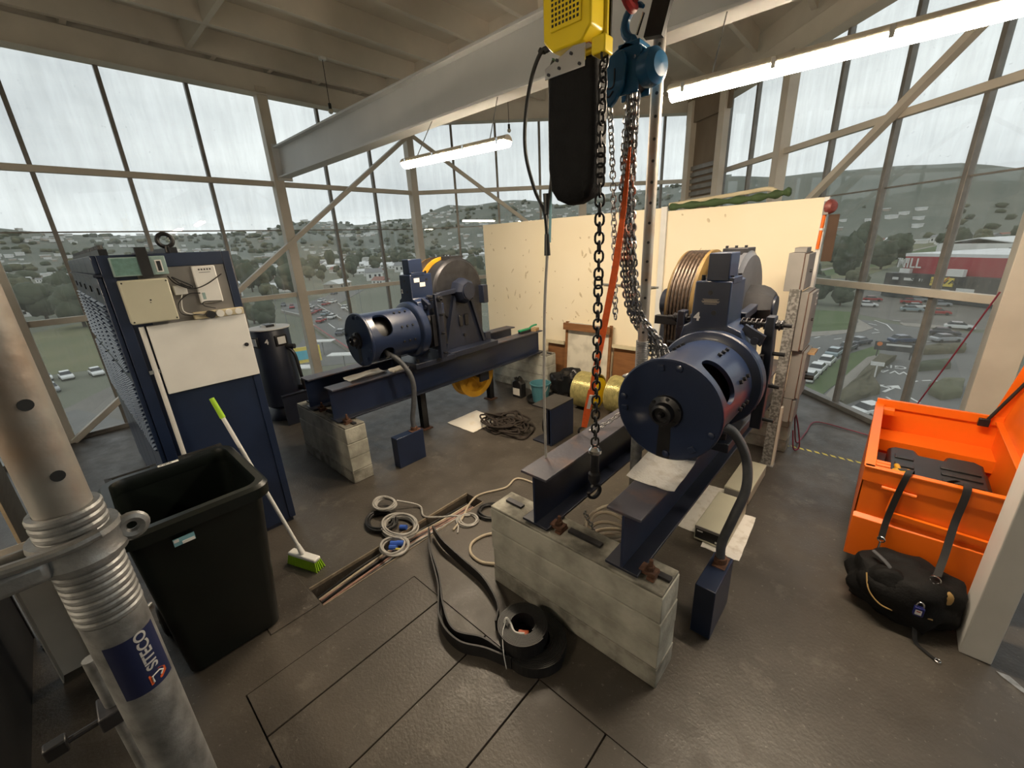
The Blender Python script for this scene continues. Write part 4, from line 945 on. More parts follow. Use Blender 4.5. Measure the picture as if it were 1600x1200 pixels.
# deflector sheave under the far winch, on its own posts
df = thing('deflector_sheave','yellow spoked deflector sheave hanging under the far winch beams','sheave',(-4.15,3.66,.2))
part('rim','yellow_sheave',df,lambda m: m.lathe([(.24,-.09),(.32,-.09),(.32,-.07),(.29,-.06),(.29,.06),(.32,.07),(.32,.09),(.24,.09),(.24,-.09)],(-4.15,3.66,.52),(1,0,0),n=56,cap=False),angle=25)
for k in range(5):
    t_ = 2*math.pi*k/5+.3; part('spoke','yellow_sheave',df,lambda m: m.beam((-4.15,3.66,.52),(-4.15,3.66+.25*math.cos(t_),.52+.25*math.sin(t_)),.08,.06,up=(1,0,0)))
part('hub','yellow_sheave',df,lambda m: m.cyl((-4.25,3.66,.52),(-4.05,3.66,.52),.075,n=20))
part('web_plate','yellow_sheave',df,lambda m: m.lathe([(.07,-.02),(.25,-.02),(.25,.02),(.07,.02)],(-4.15,3.66,.52),(1,0,0),n=40,cap=False))
part('axle','steel_dark',df,lambda m: m.cyl((-4.36,3.66,.52),(-3.92,3.66,.52),.035,n=14))
part('hanger','navy_dark',df,lambda m: (m.box(-3.93,-3.90,3.58,3.74,.46,BZ0), m.box(-4.40,-4.37,3.58,3.74,.46,BZ0)))
for x,y,i in ((-4.18,2.80,'nearer'),(-4.24,4.07,'farther')):
    t = thing('guide_post',f'dark slotted steel post from floor to beam under the far winch, {i} one','post',(x,y,0),'guide posts')
    part('channel','oily',t,lambda m: (m.box(x-.04,x-.028,y-.04,y+.04,0,BZ0), m.box(x+.028,x+.04,y-.04,y+.04,0,BZ0), m.box(x-.006,x+.006,y-.04,y+.04,0,BZ0), m.box(x-.04,x+.04,y+.03,y+.04,0,BZ0)))
    part('foot','rust',t,lambda m: m.box(x-.08,x+.08,y-.07,y+.07,0,.012))
# ================================================================== CONTROL CABINETS (left)
CX = -3.54; CW = .56; names = ('first','second','third','fourth','last')
for i in range(5):
    x1 = CX-CW*i; x0 = x1-CW+.006
    t = thing('control_cabinet', ('navy blue control cabinet at the near end of the row, carrying the white door' if i == 0 else f'navy blue louvred control cabinet, {names[i]} in the row from the white door'), 'cabinet', ((x0+x1)/2,.57,0), 'control cabinets')
    part('body','navy',t,lambda m: m.box(x0,x1,.24,.93,.03,2.25),bev=.004)
    part('base','navy_dark',t,lambda m: m.box(x0+.01,x1-.01,.27,.91,0,.03))
    part('header','navy',t,lambda m: m.box(x0+.004,x1-.004,.215,.24,2.145,2.25),bev=.003)
    part('lip','navy_dark',t,lambda m: m.box(x0,x1+(.03 if i == 0 else 0),.20,.24,2.128,2.142))
    d = part('door','navy',t,lambda m: m.box(x0+.006,x1-.006,.212,.238,.06,2.125),bev=.004)
    part('door_handle','oily',d,lambda m: m.cyl(((x0+x1)/2+.12,.205,2.04),((x0+x1)/2+.12,.215,2.04),.022,n=12))
    def louv(m):
        for r in range(34):
            if 15 <= r <= 16: continue
            for c in range(7):
                xx = x0+.06+c*.066; zz = 1.96-r*.030
                m.add([(xx,.212,zz),(xx+.05,.212,zz),(xx+.05,.196,zz-.006),(xx,.196,zz-.006),(xx,.212,zz-.018),(xx+.05,.212,zz-.018)],[(0,1,2,3),(3,2,5,4),(0,3,4),(1,5,2)])
    part('louvres','navy',d,louv,smooth=False,kind='stuff')
    if i in (0,2):
        part('top_rail','oily',t,lambda m: (m.box(x0,x1+.0,.26,.30,2.25,2.285), m.box(x0,x1,.60,.64,2.25,2.285)))
    else: part('top_rail','oily',t,lambda m: (m.box(x0,x1,.26,.30,2.25,2.285), m.box(x0,x1,.60,.64,2.25,2.275)))
    for k in range(4): part('top_stud','oily',t,lambda m: m.cyl((x0+.08+k*.13,.28,2.285),(x0+.08+k*.13,.28,2.31),.016,n=8))
    if i == 0:
        part('eye_bolt','oily',t,lambda m: (m.torus((CX-.06,.60,2.33),(1,0,0),.04,.013,n=24), m.cyl((CX-.06,.60,2.25),(CX-.06,.60,2.295),.016,n=10)))
        part('recess_panel','grey_box',t,lambda m: m.box(CX,CX+.004,.40,.875,1.80,2.165))
        part('frame_edge','navy',t,lambda m: (m.box(CX,CX+.012,.24,.30,.04,2.25), m.box(CX,CX+.012,.88,.93,.04,2.25), m.box(CX,CX+.012,.30,.88,2.165,2.25)),bev=.003)
        wd = part('white_door','white_plastic',t,lambda m: m.box(CX+.004,CX+.03,.36,.925,1.345,1.81),bev=.004,label='white hinged door with a round lock')
        part('lock','steel_dark',wd,lambda m: m.cyl((CX+.03,.885,1.585),(CX+.036,.885,1.585),.014,n=14))
        tr = part('trunking','white_paint',t,lambda m: m.cyl((CX+.022,.335,.55),(CX+.022,.335,1.81),.014,n=10))
        part('trunking_clip','chrome',tr,lambda m: m.box(CX,CX+.03,.30,.355,1.50,1.525))
jb = thing('junction_box','large beige junction box screwed to the near control cabinet','electrical box',(CX+.08,.415,1.81))
part('box','beige_box',jb,lambda m: m.box(CX+.012,CX+.10,.293,.53,1.835,2.10),bev=.008)
for y in (.305,.518):
    for z in (1.85,2.085): part('screw','black_plastic',jb,lambda m: m.cyl((CX+.10,y,z),(CX+.102,y,z),.005,n=8))
part('hole','black_plastic',jb,lambda m: (m.cyl((CX+.10,.415,1.975),(CX+.1015,.415,1.975),.005,n=8),m.cyl((CX+.10,.412,1.96),(CX+.1015,.412,1.96),.003,n=8)))
mb_ = thing('meter_box','pale green meter box with a dark band above the beige junction box','meter',(CX+.05,.42,2.12))
part('case','label_blue',mb_,lambda m: m.box(CX+.004,CX+.05,.29,.555,2.122,2.235),bev=.004)
MATS['label_blue'].node_tree.nodes['Principled BSDF'].inputs['Roughness'].default_value = .35
part('window','glass_green',mb_,lambda m: m.box(CX+.05,CX+.053,.298,.415,2.13,2.228))
part('strap','black_rubber',mb_,lambda m: m.box(CX+.02,CX+.058,.42,.475,2.112,2.29))
part('counter','black_plastic',mb_,lambda m: m.box(CX+.05,CX+.055,.505,.525,2.145,2.205)); part('counter_frame','white_plastic',mb_,lambda m: m.box(CX+.05,CX+.053,.498,.532,2.138,2.212))
ap = thing('network_unit','white network unit with indicator lights on the near cabinet','network device',(CX+.03,.75,1.915))
part('case','white_plastic',ap,lambda m: m.box(CX+.004,CX+.035,.683,.815,1.915,2.16),bev=.006)
for k in range(5): part('indicator','black_plastic',ap,lambda m: m.box(CX+.035,CX+.0365,.715+k*.016,.723+k*.016,2.132,2.142))
part('caption','conduit_grey',ap,lambda m: m.box(CX+.035,CX+.036,.715,.78,2.116,2.119))
part('logo','label_blue',ap,lambda m: (m.box(CX+.035,CX+.0365,.70,.718,1.94,1.985),))
ps = thing('power_strip','cream power strip with plugs lying on top of the white door','power strip',(CX+.03,.75,1.81))
part('body','canvas_cream',ps,lambda m: m.box(CX+.004,CX+.045,.62,.92,1.812,1.86),bev=.005)
for y in (.765,.825,.885): part('socket','white_plastic',ps,lambda m: m.cyl((CX+.045,y,1.836),(CX+.049,y,1.836),.022,n=16))
part('plug','black_plastic',ps,lambda m: m.cyl((CX+.045,.71,1.838),(CX+.085,.71,1.838),.026,n=14)); part('plug','white_plastic',ps,lambda m: m.cyl((CX+.045,.765,1.838),(CX+.08,.765,1.838),.024,n=14))
for pts,mt in (([(.055,.71,1.838),(.08,.64,1.85),(.06,.56,1.86),(.05,.555,1.93),(.05,.62,1.985),(.04,.69,1.985)],'black_plastic'),([(.04,.60,2.06),(.06,.66,2.02),(.05,.74,2.04),(.045,.84,2.10)],'black_plastic'),([(.05,.69,1.838),(.06,.62,1.85),(.05,.57,1.88),(.04,.58,1.96),(.03,.60,2.0)],'white_plastic'),([(.06,.75,1.875),(.06,.69,1.90),(.05,.70,1.925),(.05,.80,1.92)],'black_plastic')):
    part('lead',mt,ps,lambda m: m.tube(bez([(CX+a,b,c) for a,b,c in pts],8),.0035,6))
pa = thing('power_adapter','white plug adapter with a looped black lead beside the junction box','power adapter',(CX+.03,.59,1.99))
part('adapter','white_plastic',pa,lambda m: m.box(CX+.004,CX+.04,.555,.625,1.985,2.045),bev=.004)
part('lead','black_plastic',pa,lambda m: m.tube(bez([(CX+.03,.545,2.11),(CX+.05,.57,2.06),(CX+.06,.64,2.02),(CX+.05,.655,2.035),(CX+.05,.60,2.075),(CX+.05,.56,2.10),(CX+.05,.60,2.05),(CX+.05,.645,2.03)],8),.0045,6))
# ================================================================== WHEELIE BIN
bn = thing('wheelie_bin','open dark green wheelie bin in front of the blue cabinets','bin',(-2.72,.20,0))
def loop(cx,cy,hx,hy,r,z,n=6):
    o = []
    for sx,sy,a0 in ((1,1,0),(-1,1,90),(-1,-1,180),(1,-1,270)):
        for k in range(n+1):
            a = math.radians(a0+90*k/n); o.append(Vector((cx+sx*(hx-r)+r*math.cos(a), cy+sy*(hy-r)+r*math.sin(a), z)))
    return o
def binbody(m):
    secs = [(-2.76,.20,.27,.235,.06,.02),(-2.755,.20,.275,.24,.06,.10),(-2.70,.21,.345,.285,.07,.93),(-2.70,.21,.35,.29,.07,.98)]
    L_ = [loop(*s) for s in secs]; inn = [loop(s[0],s[1],s[2]-.012,s[3]-.012,s[4]-.01,s[5]+.0) for s in secs[::-1]]
    inn[-1] = [Vector((p.x,p.y,.05)) for p in inn[-1]]
    allr = L_+inn; n = len(L_[0]); vs = [p for r in allr for p in r]
    fs = [(r*n+i,r*n+(i+1)%n,(r+1)*n+(i+1)%n,(r+1)*n+i) for r in range(len(allr)-1) for i in range(n)]+[tuple(range(n-1,-1,-1)),tuple(range((len(allr)-1)*n,len(allr)*n))]
    m.add(vs,fs)
BB = part('tub','bin_green',bn,binbody,angle=40)
def rim(m):
    rs = [loop(-2.70,.21,.352,.292,.07,.965),loop(-2.70,.21,.385,.322,.09,.972),loop(-2.70,.21,.388,.325,.09,1.03),loop(-2.70,.21,.372,.31,.085,1.048),loop(-2.70,.21,.338,.278,.07,1.048),loop(-2.70,.21,.330,.270,.07,1.02),loop(-2.70,.21,.333,.273,.07,.965)]
    n = len(rs[0]); m.add([p for r in rs for p in r],[(r*n+i,r*n+(i+1)%n,((r+1)%len(rs))*n+(i+1)%n,((r+1)%len(rs))*n+i) for r in range(len(rs)) for i in range(n)])
part('rim','bin_green',bn,rim,angle=40)
part('handle','black_plastic',bn,lambda m: (m.cyl((-3.115,-.06,1.03),(-3.115,.14,1.03),.016,n=10), m.cyl((-3.115,.28,1.03),(-3.115,.48,1.03),.016,n=10), *[m.beam((-3.06,y,1.02),(-3.125,y,1.03),.03,.03) for y in (-.06,.14,.28,.48)]))
for y in (-.055,.455):
    wy = y; part('wheel','black_rubber',bn,lambda m: m.lathe([(.03,-.025),(.075,-.03),(.10,-.022),(.10,.022),(.075,.03),(.03,.025)],(-2.98,wy,.10),(0,1,0),n=28))
part('axle','galv',bn,lambda m: m.cyl((-2.98,-.09,.10),(-2.98,.49,.10),.012,n=10))
part('sticker','sticker_sky',bn,lambda m: m.obox((-2.338,.12,.915),(.004,.085,.04),m=Matrix.Rotation(math.radians(5),3,'Y')),label='small blue and white label')
part('sticker_text','sticker_white',bn,lambda m: (m.obox((-2.335,.135,.905),(.004,.05,.015),m=Matrix.Rotation(math.radians(5),3,'Y')),m.obox((-2.3345,.09,.925),(.004,.02,.015),m=Matrix.Rotation(math.radians(5),3,'Y'))))
bc = part('barcode_label','sticker_white',bn,lambda m: m.box(-3.056,-3.03,.155,.255,1.0485,1.0505))
part('barcode','black_plastic',bc,lambda m: [m.box(-3.05,-3.036,.165+.0075*k,.165+.0075*k+(.0035 if k%3 else .0055),1.0505,1.0512) for k in range(8)])
# ================================================================== BROOM
br = thing('broom','white-handled broom with lime green head leaning on the bin','broom',(-2.85,.74,0))
h0 = Vector((-2.90,.745,.09)); h1 = px_(332,625,-3.02)
h1 = Vector((-3.12,.62,1.16)); tip = px_(332,625,-3.12); h1 = tip
dr = (h1-h0).normalized()
part('handle','white_plastic',br,lambda m: m.cyl(h0,h1,.0125,n=12)); part('grip','lime',br,lambda m: m.cyl(h1-dr*.13,h1+dr*.012,.0165,.014,n=12))
bd = Matrix.Rotation(math.radians(20),3,'Z')
part('head','white_plastic',br,lambda m: m.obox((-2.885,.745,.085),(.27,.06,.03),m=bd),bev=.01); part('socket','white_plastic',br,lambda m: m.cyl((-2.895,.745,.085),h0+dr*.09,.022,.015,n=12))
def bris(m):
    rn = random.Random(5)
    for i in range(26):
        for j in range(5):
            a = bd @ Vector((-.13+.0104*i,-.025+.0125*j,0)); b = bd @ Vector(((-.13+.0104*i)*1.12,(-.025+.0125*j)*1.5,0)); c = Vector((-2.885,.745,0))
            m.cyl(c+a+Vector((0,0,.075)),c+b+Vector((rn.uniform(-.002,.002),0,.002)),.0045,.004,n=5)
part('bristles','lime',br,bris,kind='stuff')
# ================================================================== SMALL VERTICAL MOTOR by the left window
PX,PY = -6.25,1.88
vm = thing('vertical_motor','dark navy upright motor marked 4 beside the left window','motor',(PX,PY,0))
part('shell','navy_dark',vm,lambda m: m.lathe([(.20,.16),(.245,.2),(.245,1.25),(.235,1.27)],(PX,PY,0),(0,0,1),n=40))
part('lid','beam_grey',vm,lambda m: m.lathe([(.265,1.27),(.265,1.285),(.10,1.295),(.09,1.32),(.0,1.32)],(PX,PY,0),(0,0,1),n=40))
part('lid_knob','oily',vm,lambda m: (m.box(PX-.10,PX+.10,PY-.05,PY+.05,1.295,1.325),))
for a in (-72,12):
    t_ = math.radians(a); c = Vector((PX+.243*math.cos(t_),PY+.243*math.sin(t_),1.12)); 
    pt = part('port','oily',vm,lambda m: m.obox(c,(.02,.17,.15),t_),bev=.009)
    c2 = c+Vector((math.cos(t_),math.sin(t_),0))*.011; part('grille','beam_grey',pt,lambda m: m.obox(c2,(.006,.11,.10),t_),bev=.003)
t_ = math.radians(-30); text_mesh('4',.09,'painted_figure','sticker_white',vm,(PX+.247*math.cos(t_),PY+.247*math.sin(t_),1.12),(-math.sin(t_),math.cos(t_),0),(0,0,1),.001,bold=.003)
part('base','navy_dark',vm,lambda m: m.lathe([(.27,0),(.27,.05),(.20,.16)],(PX,PY,0),(0,0,1),n=32))
part('hose','steel_dark',vm,lambda m: m.tube(bez([(PX+.24,PY+.12,1.0),(PX+.30,PY+.16,.9),(PX+.31,PY+.18,.6),(PX+.28,PY+.2,.42),(PX+.22,PY+.24,.3)],8),.022,10))
part('valve','steel_dark',vm,lambda m: (m.cyl((PX+.2,PY+.1,1.02),(PX+.30,PY+.18,1.02),.035,n=12), m.cyl((PX+.16,PY+.16,.40),(PX+.26,PY+.26,.40),.04,n=12)))
part('red_cover','orange_web',vm,lambda m: m.lathe([(.15,.12),(.15,.26),(.12,.34),(.0,.36)],(PX+.28,PY+.30,0),(0,0,1),n=24,cap=False))
tb = thing('steel_guard','low navy steel guard standing before the upright motor','guard',(-5.77,2.1,0)); part('plate','navy_dark',tb,lambda m: m.box(-5.775,-5.76,1.70,2.55,0,.42),bev=.003); part('top_edge','navy_dark',tb,lambda m: m.box(-5.795,-5.74,1.70,2.55,.42,.435),bev=.003)
# ================================================================== PROPS
def prop(cx, cy, zb, ztop, r_in, r_out, zthr0, zthr1, name, label, slot=0, collar=None, handle=None, grp='steel props'):
    t = thing(name,label,'prop',(cx,cy,zb),grp)
    part('outer_tube','galv',t,lambda m: m.cyl((cx,cy,zb),(cx,cy,zthr0),r_out,n=32))
    def thr(m):
        n = max(4,int((zthr1-zthr0)/.011)); prof = []
        for k in range(n):
            z = zthr0+(zthr1-zthr0)*k/n; h = (zthr1-zthr0)/n; prof += [(r_out*.985,z),(r_out*1.03,z+h*.3),(r_out*1.03,z+h*.7),(r_out*.985,z+h*.98)]
        prof += [(r_out*.985,zthr1),(r_in*1.02,zthr1)]
        m.lathe(prof,(cx,cy,0),(0,0,1),n=32,cap=False)
    part('thread','galv',t,thr,angle=20)
    part('inner_tube','galv_rust',t,lambda m: m.cyl((cx,cy,zthr0+.02),(cx,cy,ztop),r_in,n=32))
    part('base_plate','galv',t,lambda m: m.box(cx-.075,cx+.075,cy-.075,cy+.075,zb,zb+.006))
    part('head_plate','galv',t,lambda m: m.box(cx-.075,cx+.075,cy-.075,cy+.075,ztop-.006,ztop))
    dcam = Vector((-cx,-cy,0)).normalized(); dcam = Matrix.Rotation(math.radians(slot),3,'Z')@dcam
    z = zthr1+.055
    while z < ztop-.06:
        c = Vector((cx,cy,z)); part('pin_hole','black_plastic',t,lambda m: m.cyl(c+dcam*(r_in-.003),c+dcam*(r_in+.0006),.0075 if r_in < .032 else .0085,n=16)); z += .115 if r_in > .031 else .10
    zc = collar
    part('collar','galv',t,lambda m: m.lathe([(r_out*1.02,zc-.022),(r_out*1.26,zc-.022),(r_out*1.30,zc-.014),(r_out*1.22,zc-.006),(r_out*1.22,zc+.010),(r_out*1.30,zc+.016),(r_out*1.26,zc+.024),(r_out*1.02,zc+.024)],(cx,cy,0),(0,0,1),n=36,cap=False),angle=30)
    return t
LP = prop(-.797,-.066,0,ROOF-.29,.0302,.0380,1.70,1.885,'steel_prop','galvanised steel prop close at the left with a blue company sticker',slot=14,collar=1.825)
lp = Vector((-.797,-.066,0)); dc = Vector((.997,.083,0)); sd = Vector((-.083,.997,0))
part('collar_lug','galv',LP,lambda m: m.obox(lp-sd*.075+dc*.025+Vector((0,0,1.822)),(.022,.085,.032),0),bev=.008)
part('collar_lug','galv',LP,lambda m: m.obox(lp-sd*.06-dc*.022+Vector((0,0,1.822)),(.02,.07,.032),0),bev=.008)
part('collar_ear','galv',LP,lambda m: m.torus(lp+sd*.055+dc*.012+Vector((0,0,1.825)),dc,.014,.008,n=20))
part('pin_handle','galv',LP,lambda m: m.tube(bez([lp+sd*.02+dc*.045+Vector((0,0,1.848)),lp-sd*.02+dc*.048+Vector((0,0,1.846)),lp-sd*.10+dc*.03+Vector((0,0,1.846)),lp-sd*.25+dc*.0+Vector((0,0,1.85))],8),.008,10))
part('collar_bolt','rust',LP,lambda m: m.cyl(lp-sd*.09+dc*.034+Vector((0,0,1.818)),lp-sd*.09+dc*.040+Vector((0,0,1.818)),.006,n=6))
def wrap(m, a0, a1, z0, z1, r, n=12):
    vs = []
    for k in range(n+1):
        a = math.radians(a0+(a1-a0)*k/n); d = Matrix.Rotation(a,3,'Z')@dc
        for z in (z0,z1): vs.append(lp+d*r+Vector((0,0,z)))
    m.add(vs,[(2*k,2*k+2,2*k+3,2*k+1) for k in range(n)])
stk = part('sticker','sticker_blue',LP,lambda m: wrap(m,-42,62,1.555,1.663,.0384),label='navy sticker with white lettering and an orange emblem')
def curved_text(s, size, a_c, zc, r, mt, name, parent):
    o = text_mesh(s,size,name,mt,None,(0,0,0),(1,0,0),(0,1,0),.0001,bold=.0006)
    bm = bmesh.new(); bm.from_mesh(o.data); bmesh.ops.triangulate(bm,faces=bm.faces); bmesh.ops.subdivide_edges(bm,edges=bm.edges,cuts=4,use_grid_fill=True); bm.to_mesh(o.data); bm.free()
    for v in o.data.vertices:
        x,y,zz = v.co; a = math.radians(a_c)-y/r; d = Matrix.Rotation(a,3,'Z')@dc; v.co = lp+d*(r+.0002)+Vector((0,0,zc-(-x))) - wl(parent)
    o.parent = parent; o.location = (0,0,0); return o
curved_text('SITECO',.0225,24,1.627,.0386,'sticker_white','lettering',stk)
def emblem(m):
    vs = []; pts = [(-.010,-.012),(.012,-.012),(.014,.004),(.006,.013),(-.004,.013),(-.010,.004)]
    for x,y in pts:
        d = Matrix.Rotation(math.radians(26)+y/.0386,3,'Z')@dc; vs.append(lp+d*.0389+Vector((0,0,1.571+x*.85)))
    m.add(vs,[tuple(range(6))])
part('emblem','sticker_orange',stk,emblem)
part('emblem_mark','sticker_white',stk,lambda m: [m.tube([lp+(Matrix.Rotation(math.radians(26)+y/.0386,3,'Z')@dc)*.0391+Vector((0,0,1.571+x*.85)) for x,y in ((-.006,-.008),(.007,-.008),(.009,.003),(.003,.008),(-.002,.003))],.0013,5)])
CP = prop(-1.055,2.30,0,ROOF,.029,.036,1.15,1.62,'steel_prop','galvanised steel prop standing between the near winch beams behind the blue chain block',slot=0,collar=1.40)
cp = Vector((-1.055,2.30,0))
part('pin_handle','galv',CP,lambda m: m.tube(bez([cp+Vector((.05,-.03,1.47)),cp+Vector((.0,-.07,1.425)),cp+Vector((-.06,-.06,1.40)),cp+Vector((-.10,-.02,1.385)),cp+Vector((-.07,.05,1.39))],8),.010,8))
# ---- left foreground: plywood sheet, grey sheet, thin prop tubes
sheet = thing('plywood_sheet','tan plywood sheet standing near the far left corner post','board',(-5.1,-.68,0))
part('face','plywood',sheet,lambda m: m.box(-5.45,-4.72,-.69,-.67,0,.80),bev=.002)
gs = thing('grey_panel','tall dark grey steel panel at the lower left edge','panel',(-2.4,-.66,0))
part('face','sheet_dark',gs,lambda m: m.box(-3.60,-1.15,-.67,-.645,.0,1.25),bev=.003)
part('edge','steel_dark',gs,lambda m: m.box(-3.62,-3.60,-.70,-.64,0,1.26))
ch_ = thing('steel_channel','pale folded steel channel standing on the floor behind the prop collar','channel',(-3.05,-.45,0))
part('back','frame_paint',ch_,lambda m: m.box(-3.10,-3.095,-.53,-.38,0,.86)); part('flange','frame_paint',ch_,lambda m: m.box(-3.095,-3.03,-.53,-.525,0,.86)); part('flange','frame_paint',ch_,lambda m: m.box(-3.095,-3.03,-.385,-.38,0,.86))
bt = thing('bent_tube','bent galvanised tube lying on the floor between channel and bin wheel','tube',(-3.2,-.35,0))
part('tube','galv',bt,lambda m: m.tube(bez([(-3.46,-.60,.014),(-3.36,-.54,.014),(-3.20,-.41,.014),(-3.12,-.34,.014),(-3.20,-.24,.014),(-3.34,-.10,.014)],6),.013,10))
t = thing('steel_tube','thin galvanised tube standing behind the prop with a clamp','tube',(-1.05,-.135,0)); part('tube','galv',t,lambda m: m.cyl((-1.05,-.135,0),(-1.05,-.14,1.46),.013,n=12))
part('clamp','steel_dark',t,lambda m: m.box(-1.085,-1.02,-.165,-.105,1.30,1.335),bev=.003); part('clamp_screw','steel_dark',t,lambda m: m.cyl((-1.05,-.165,1.31),(-1.05,-.215,1.31),.006,n=8)); part('clamp_key','black_plastic',t,lambda m: m.box(-1.062,-1.038,-.245,-.212,1.295,1.325),bev=.003)
sb = MB().obox((-1.62,.035,.0275),(.055,.16,.055),math.radians(20)); tag(build(sb,'steel_offcut','steel_dark',bev=.004),'short square steel offcut lying on the floor by the prop','offcut')
mat('chain_steel', (.33,.33,.33), .3, metal=.9, var=.2)
# ================================================================== HOIST, CHAIN BLOCK, SLINGS
LINK = {}
def link_mesh(L, W, r, mt):
    k = (L,W,r,mt)
    if k not in LINK:
        m = MB(); s = (L-W)/2; n = 5; pts = [Vector((W/2*math.sin(a),0,s+W/2*math.cos(a))) for a in [math.radians(-90+180*i/n) for i in range(n+1)]]+[Vector((-W/2*math.sin(a),0,-s-W/2*math.cos(a))) for a in [math.radians(-90+180*i/n) for i in range(n+1)]]
        m.tube(pts,r,5,closed=True); me = bpy.data.meshes.new('chain_link'); me.from_pydata(m.v,[],m.f); me.shade_smooth(); me.materials.append(MATS[mt]); LINK[k] = me
    return LINK[k]
def chain_pts(path, pitch):
    P = bez(path,24); o = [P[0]]; acc = 0
    for i in range(1,len(P)):
        seg = (P[i]-P[i-1]).length; d = P[i-1]; 
        while acc+seg >= pitch:
            t = (pitch-acc)/seg; d = d.lerp(P[i],t); o.append(d.copy()); seg = (P[i]-d).length; acc = 0
        acc += seg
    return o
def link_mats(path, pitch):
    P = chain_pts(path,pitch); out = []
    for i in range(len(P)-1):
        c = (P[i]+P[i+1])/2; d = (P[i+1]-P[i]).normalized(); q = Vector((0,0,1)).rotation_difference(d).to_matrix() @ Matrix.Rotation(math.radians(45 if i%2 else -45),3,'Z'); out.append((c,q))
    return out
def chain_parts(parent, path, L, W, r, mt, name='chain_link'):
    me = link_mesh(L,W,r,mt)
    for c,q in link_mats(path,L-2.6*r):
        o = bpy.data.objects.new(name,me); COL.objects.link(o); o.parent = parent; o.matrix_local = Matrix.Translation(c-wl(parent)) @ q.to_4x4()
def chain_mesh(parent, paths, L, W, r, mt, name):
    me = link_mesh(L,W,r,mt); m = MB(); V0 = [v.co.copy() for v in me.vertices]; F0 = [tuple(p.vertices) for p in me.polygons]
    for path in paths:
        for c,q in link_mats(path,L-2.6*r): m.add([c+q@v for v in V0],F0)
    return build(m,name,mt,parent,kind='stuff')
hz = thing('chain_hoist','yellow electric chain hoist with a black chain bag over the near winch beams','hoist',(-1.15,1.75,2.93))
def hous(m):
    c = .045; x0,x1,z0,z1 = -1.275,-1.045,2.945,3.25
    oc = [(x0+c,z0),(x1-c,z0),(x1,z0+c),(x1,z1-c),(x1-c,z1),(x0+c,z1),(x0,z1-c),(x0,z0+c)]
    m.prism(oc,'y',1.665,1.765)
HS = part('housing','yellow_paint',hz,hous,bev=.008)
part('side_plate','yellow_paint',hz,lambda m: m.box(-1.25,-1.035,1.765,1.79,2.935,3.27),bev=.008)
part('backing_plate','oily',hz,lambda m: m.box(-1.26,-1.03,1.79,1.80,2.92,3.28))
gp = part('grille_panel','yellow_paint',HS,lambda m: m.box(-1.235,-1.085,1.658,1.666,3.01,3.20),bev=.004)
for i in range(8):
    for j in range(7):
        x = -1.225+.0172*i; z = 3.025+.0172*j; part('grille_hole','black_plastic',gp,lambda m: m.box(x,x+.0095,1.6565,1.659,z,z+.0095),smooth=False)
part('rating_label','sticker_white',HS,lambda m: m.box(-1.135,-1.075,1.70,1.74,2.9445,2.9455)); part('label_border','red_paint',HS,lambda m: m.box(-1.14,-1.07,1.695,1.745,2.9450,2.9456))
part('chain_guide','yellow_paint',hz,lambda m: m.box(-1.045,-.985,1.67,1.735,2.885,2.945),bev=.006)
bp_ = part('bag_bracket','chrome',hz,lambda m: m.prism([(-1.275,2.86),(-1.075,2.86),(-1.075,2.94),(-1.13,2.945),(-1.275,2.90)],'y',1.672,1.680),bev=.002)
for x,z in ((-1.255,2.875),(-1.21,2.915),(-1.20,2.885),(-1.14,2.92),(-1.10,2.875)): part('rivet','steel_dark',bp_,lambda m: m.cyl((x,1.672,z),(x,1.667,z),.006,n=8))
def bag(m):
    R = []; 
    for z,hx,hy in ((2.885,.115,.055),(2.86,.120,.058),(2.70,.126,.060),(2.52,.126,.060),(2.43,.115,.058),(2.385,.085,.048),(2.36,.035,.02)):
        R.append(loop(-1.155,1.737,hx,hy,min(hx,hy)*.55,z,4))
    n = len(R[0]); m.add([p for r in R for p in r],[(r*n+i,r*n+(i+1)%n,(r+1)*n+(i+1)%n,(r+1)*n+i) for r in range(len(R)-1) for i in range(n)]+[tuple(range(n-1,-1,-1)),tuple(range((len(R)-1)*n,len(R)*n))])
part('chain_bag','bag_black',hz,bag,angle=60)
chain_parts(hz,[(-1.0,1.70,2.90),(-.987,1.66,2.70),(-.985,1.66,2.0),(-.985,1.66,1.195)],.052,.036,.0055,'chain_black')
hk = part('bottom_block','oily',hz,lambda m: m.lathe([(.0,.985),(.02,.985),(.032,1.01),(.032,1.045),(.022,1.055),(.022,1.16),(.027,1.162)],(-.985,1.66,0),(0,0,1),n=20))
part('block_cap','chrome',hk,lambda m: m.lathe([(.027,1.16),(.034,1.168),(.034,1.185),(.02,1.202),(.0,1.204)],(-.985,1.66,0),(0,0,1),n=20,cap=False))
part('hook','oily',hz,lambda m: m.tube([(-.985,1.66,.99)]+[(-.985+.012*math.cos(math.radians(a)),1.66+.036*math.cos(math.radians(a)),0.935+.036*math.sin(math.radians(a))) for a in range(110,-200,-20)],[.011]*2+[.012]*10+[.009]*5,8))
part('suspension_hook','yellow_paint',hz,lambda m: m.torus((-1.13,1.80,3.32),(0,1,0),.05,.013,n=20))
part('power_cable','black_rubber',hz,lambda m: m.tube(bez([(-1.28,1.72,2.99),(-1.32,1.71,2.985),(-1.37,1.70,2.90),(-1.405,1.69,2.75),(-1.41,1.69,2.60),(-1.36,1.69,2.44),(-1.31,1.70,2.33),(-1.30,1.70,2.18)],10),.009,8))
part('pendant_cable','black_rubber',hz,lambda m: m.tube(bez([(-1.28,1.74,2.95),(-1.30,1.74,2.90),(-1.29,1.73,2.75),(-1.285,1.72,2.5),(-1.30,1.71,2.36),(-1.305,1.70,2.20)],10),.006,8))
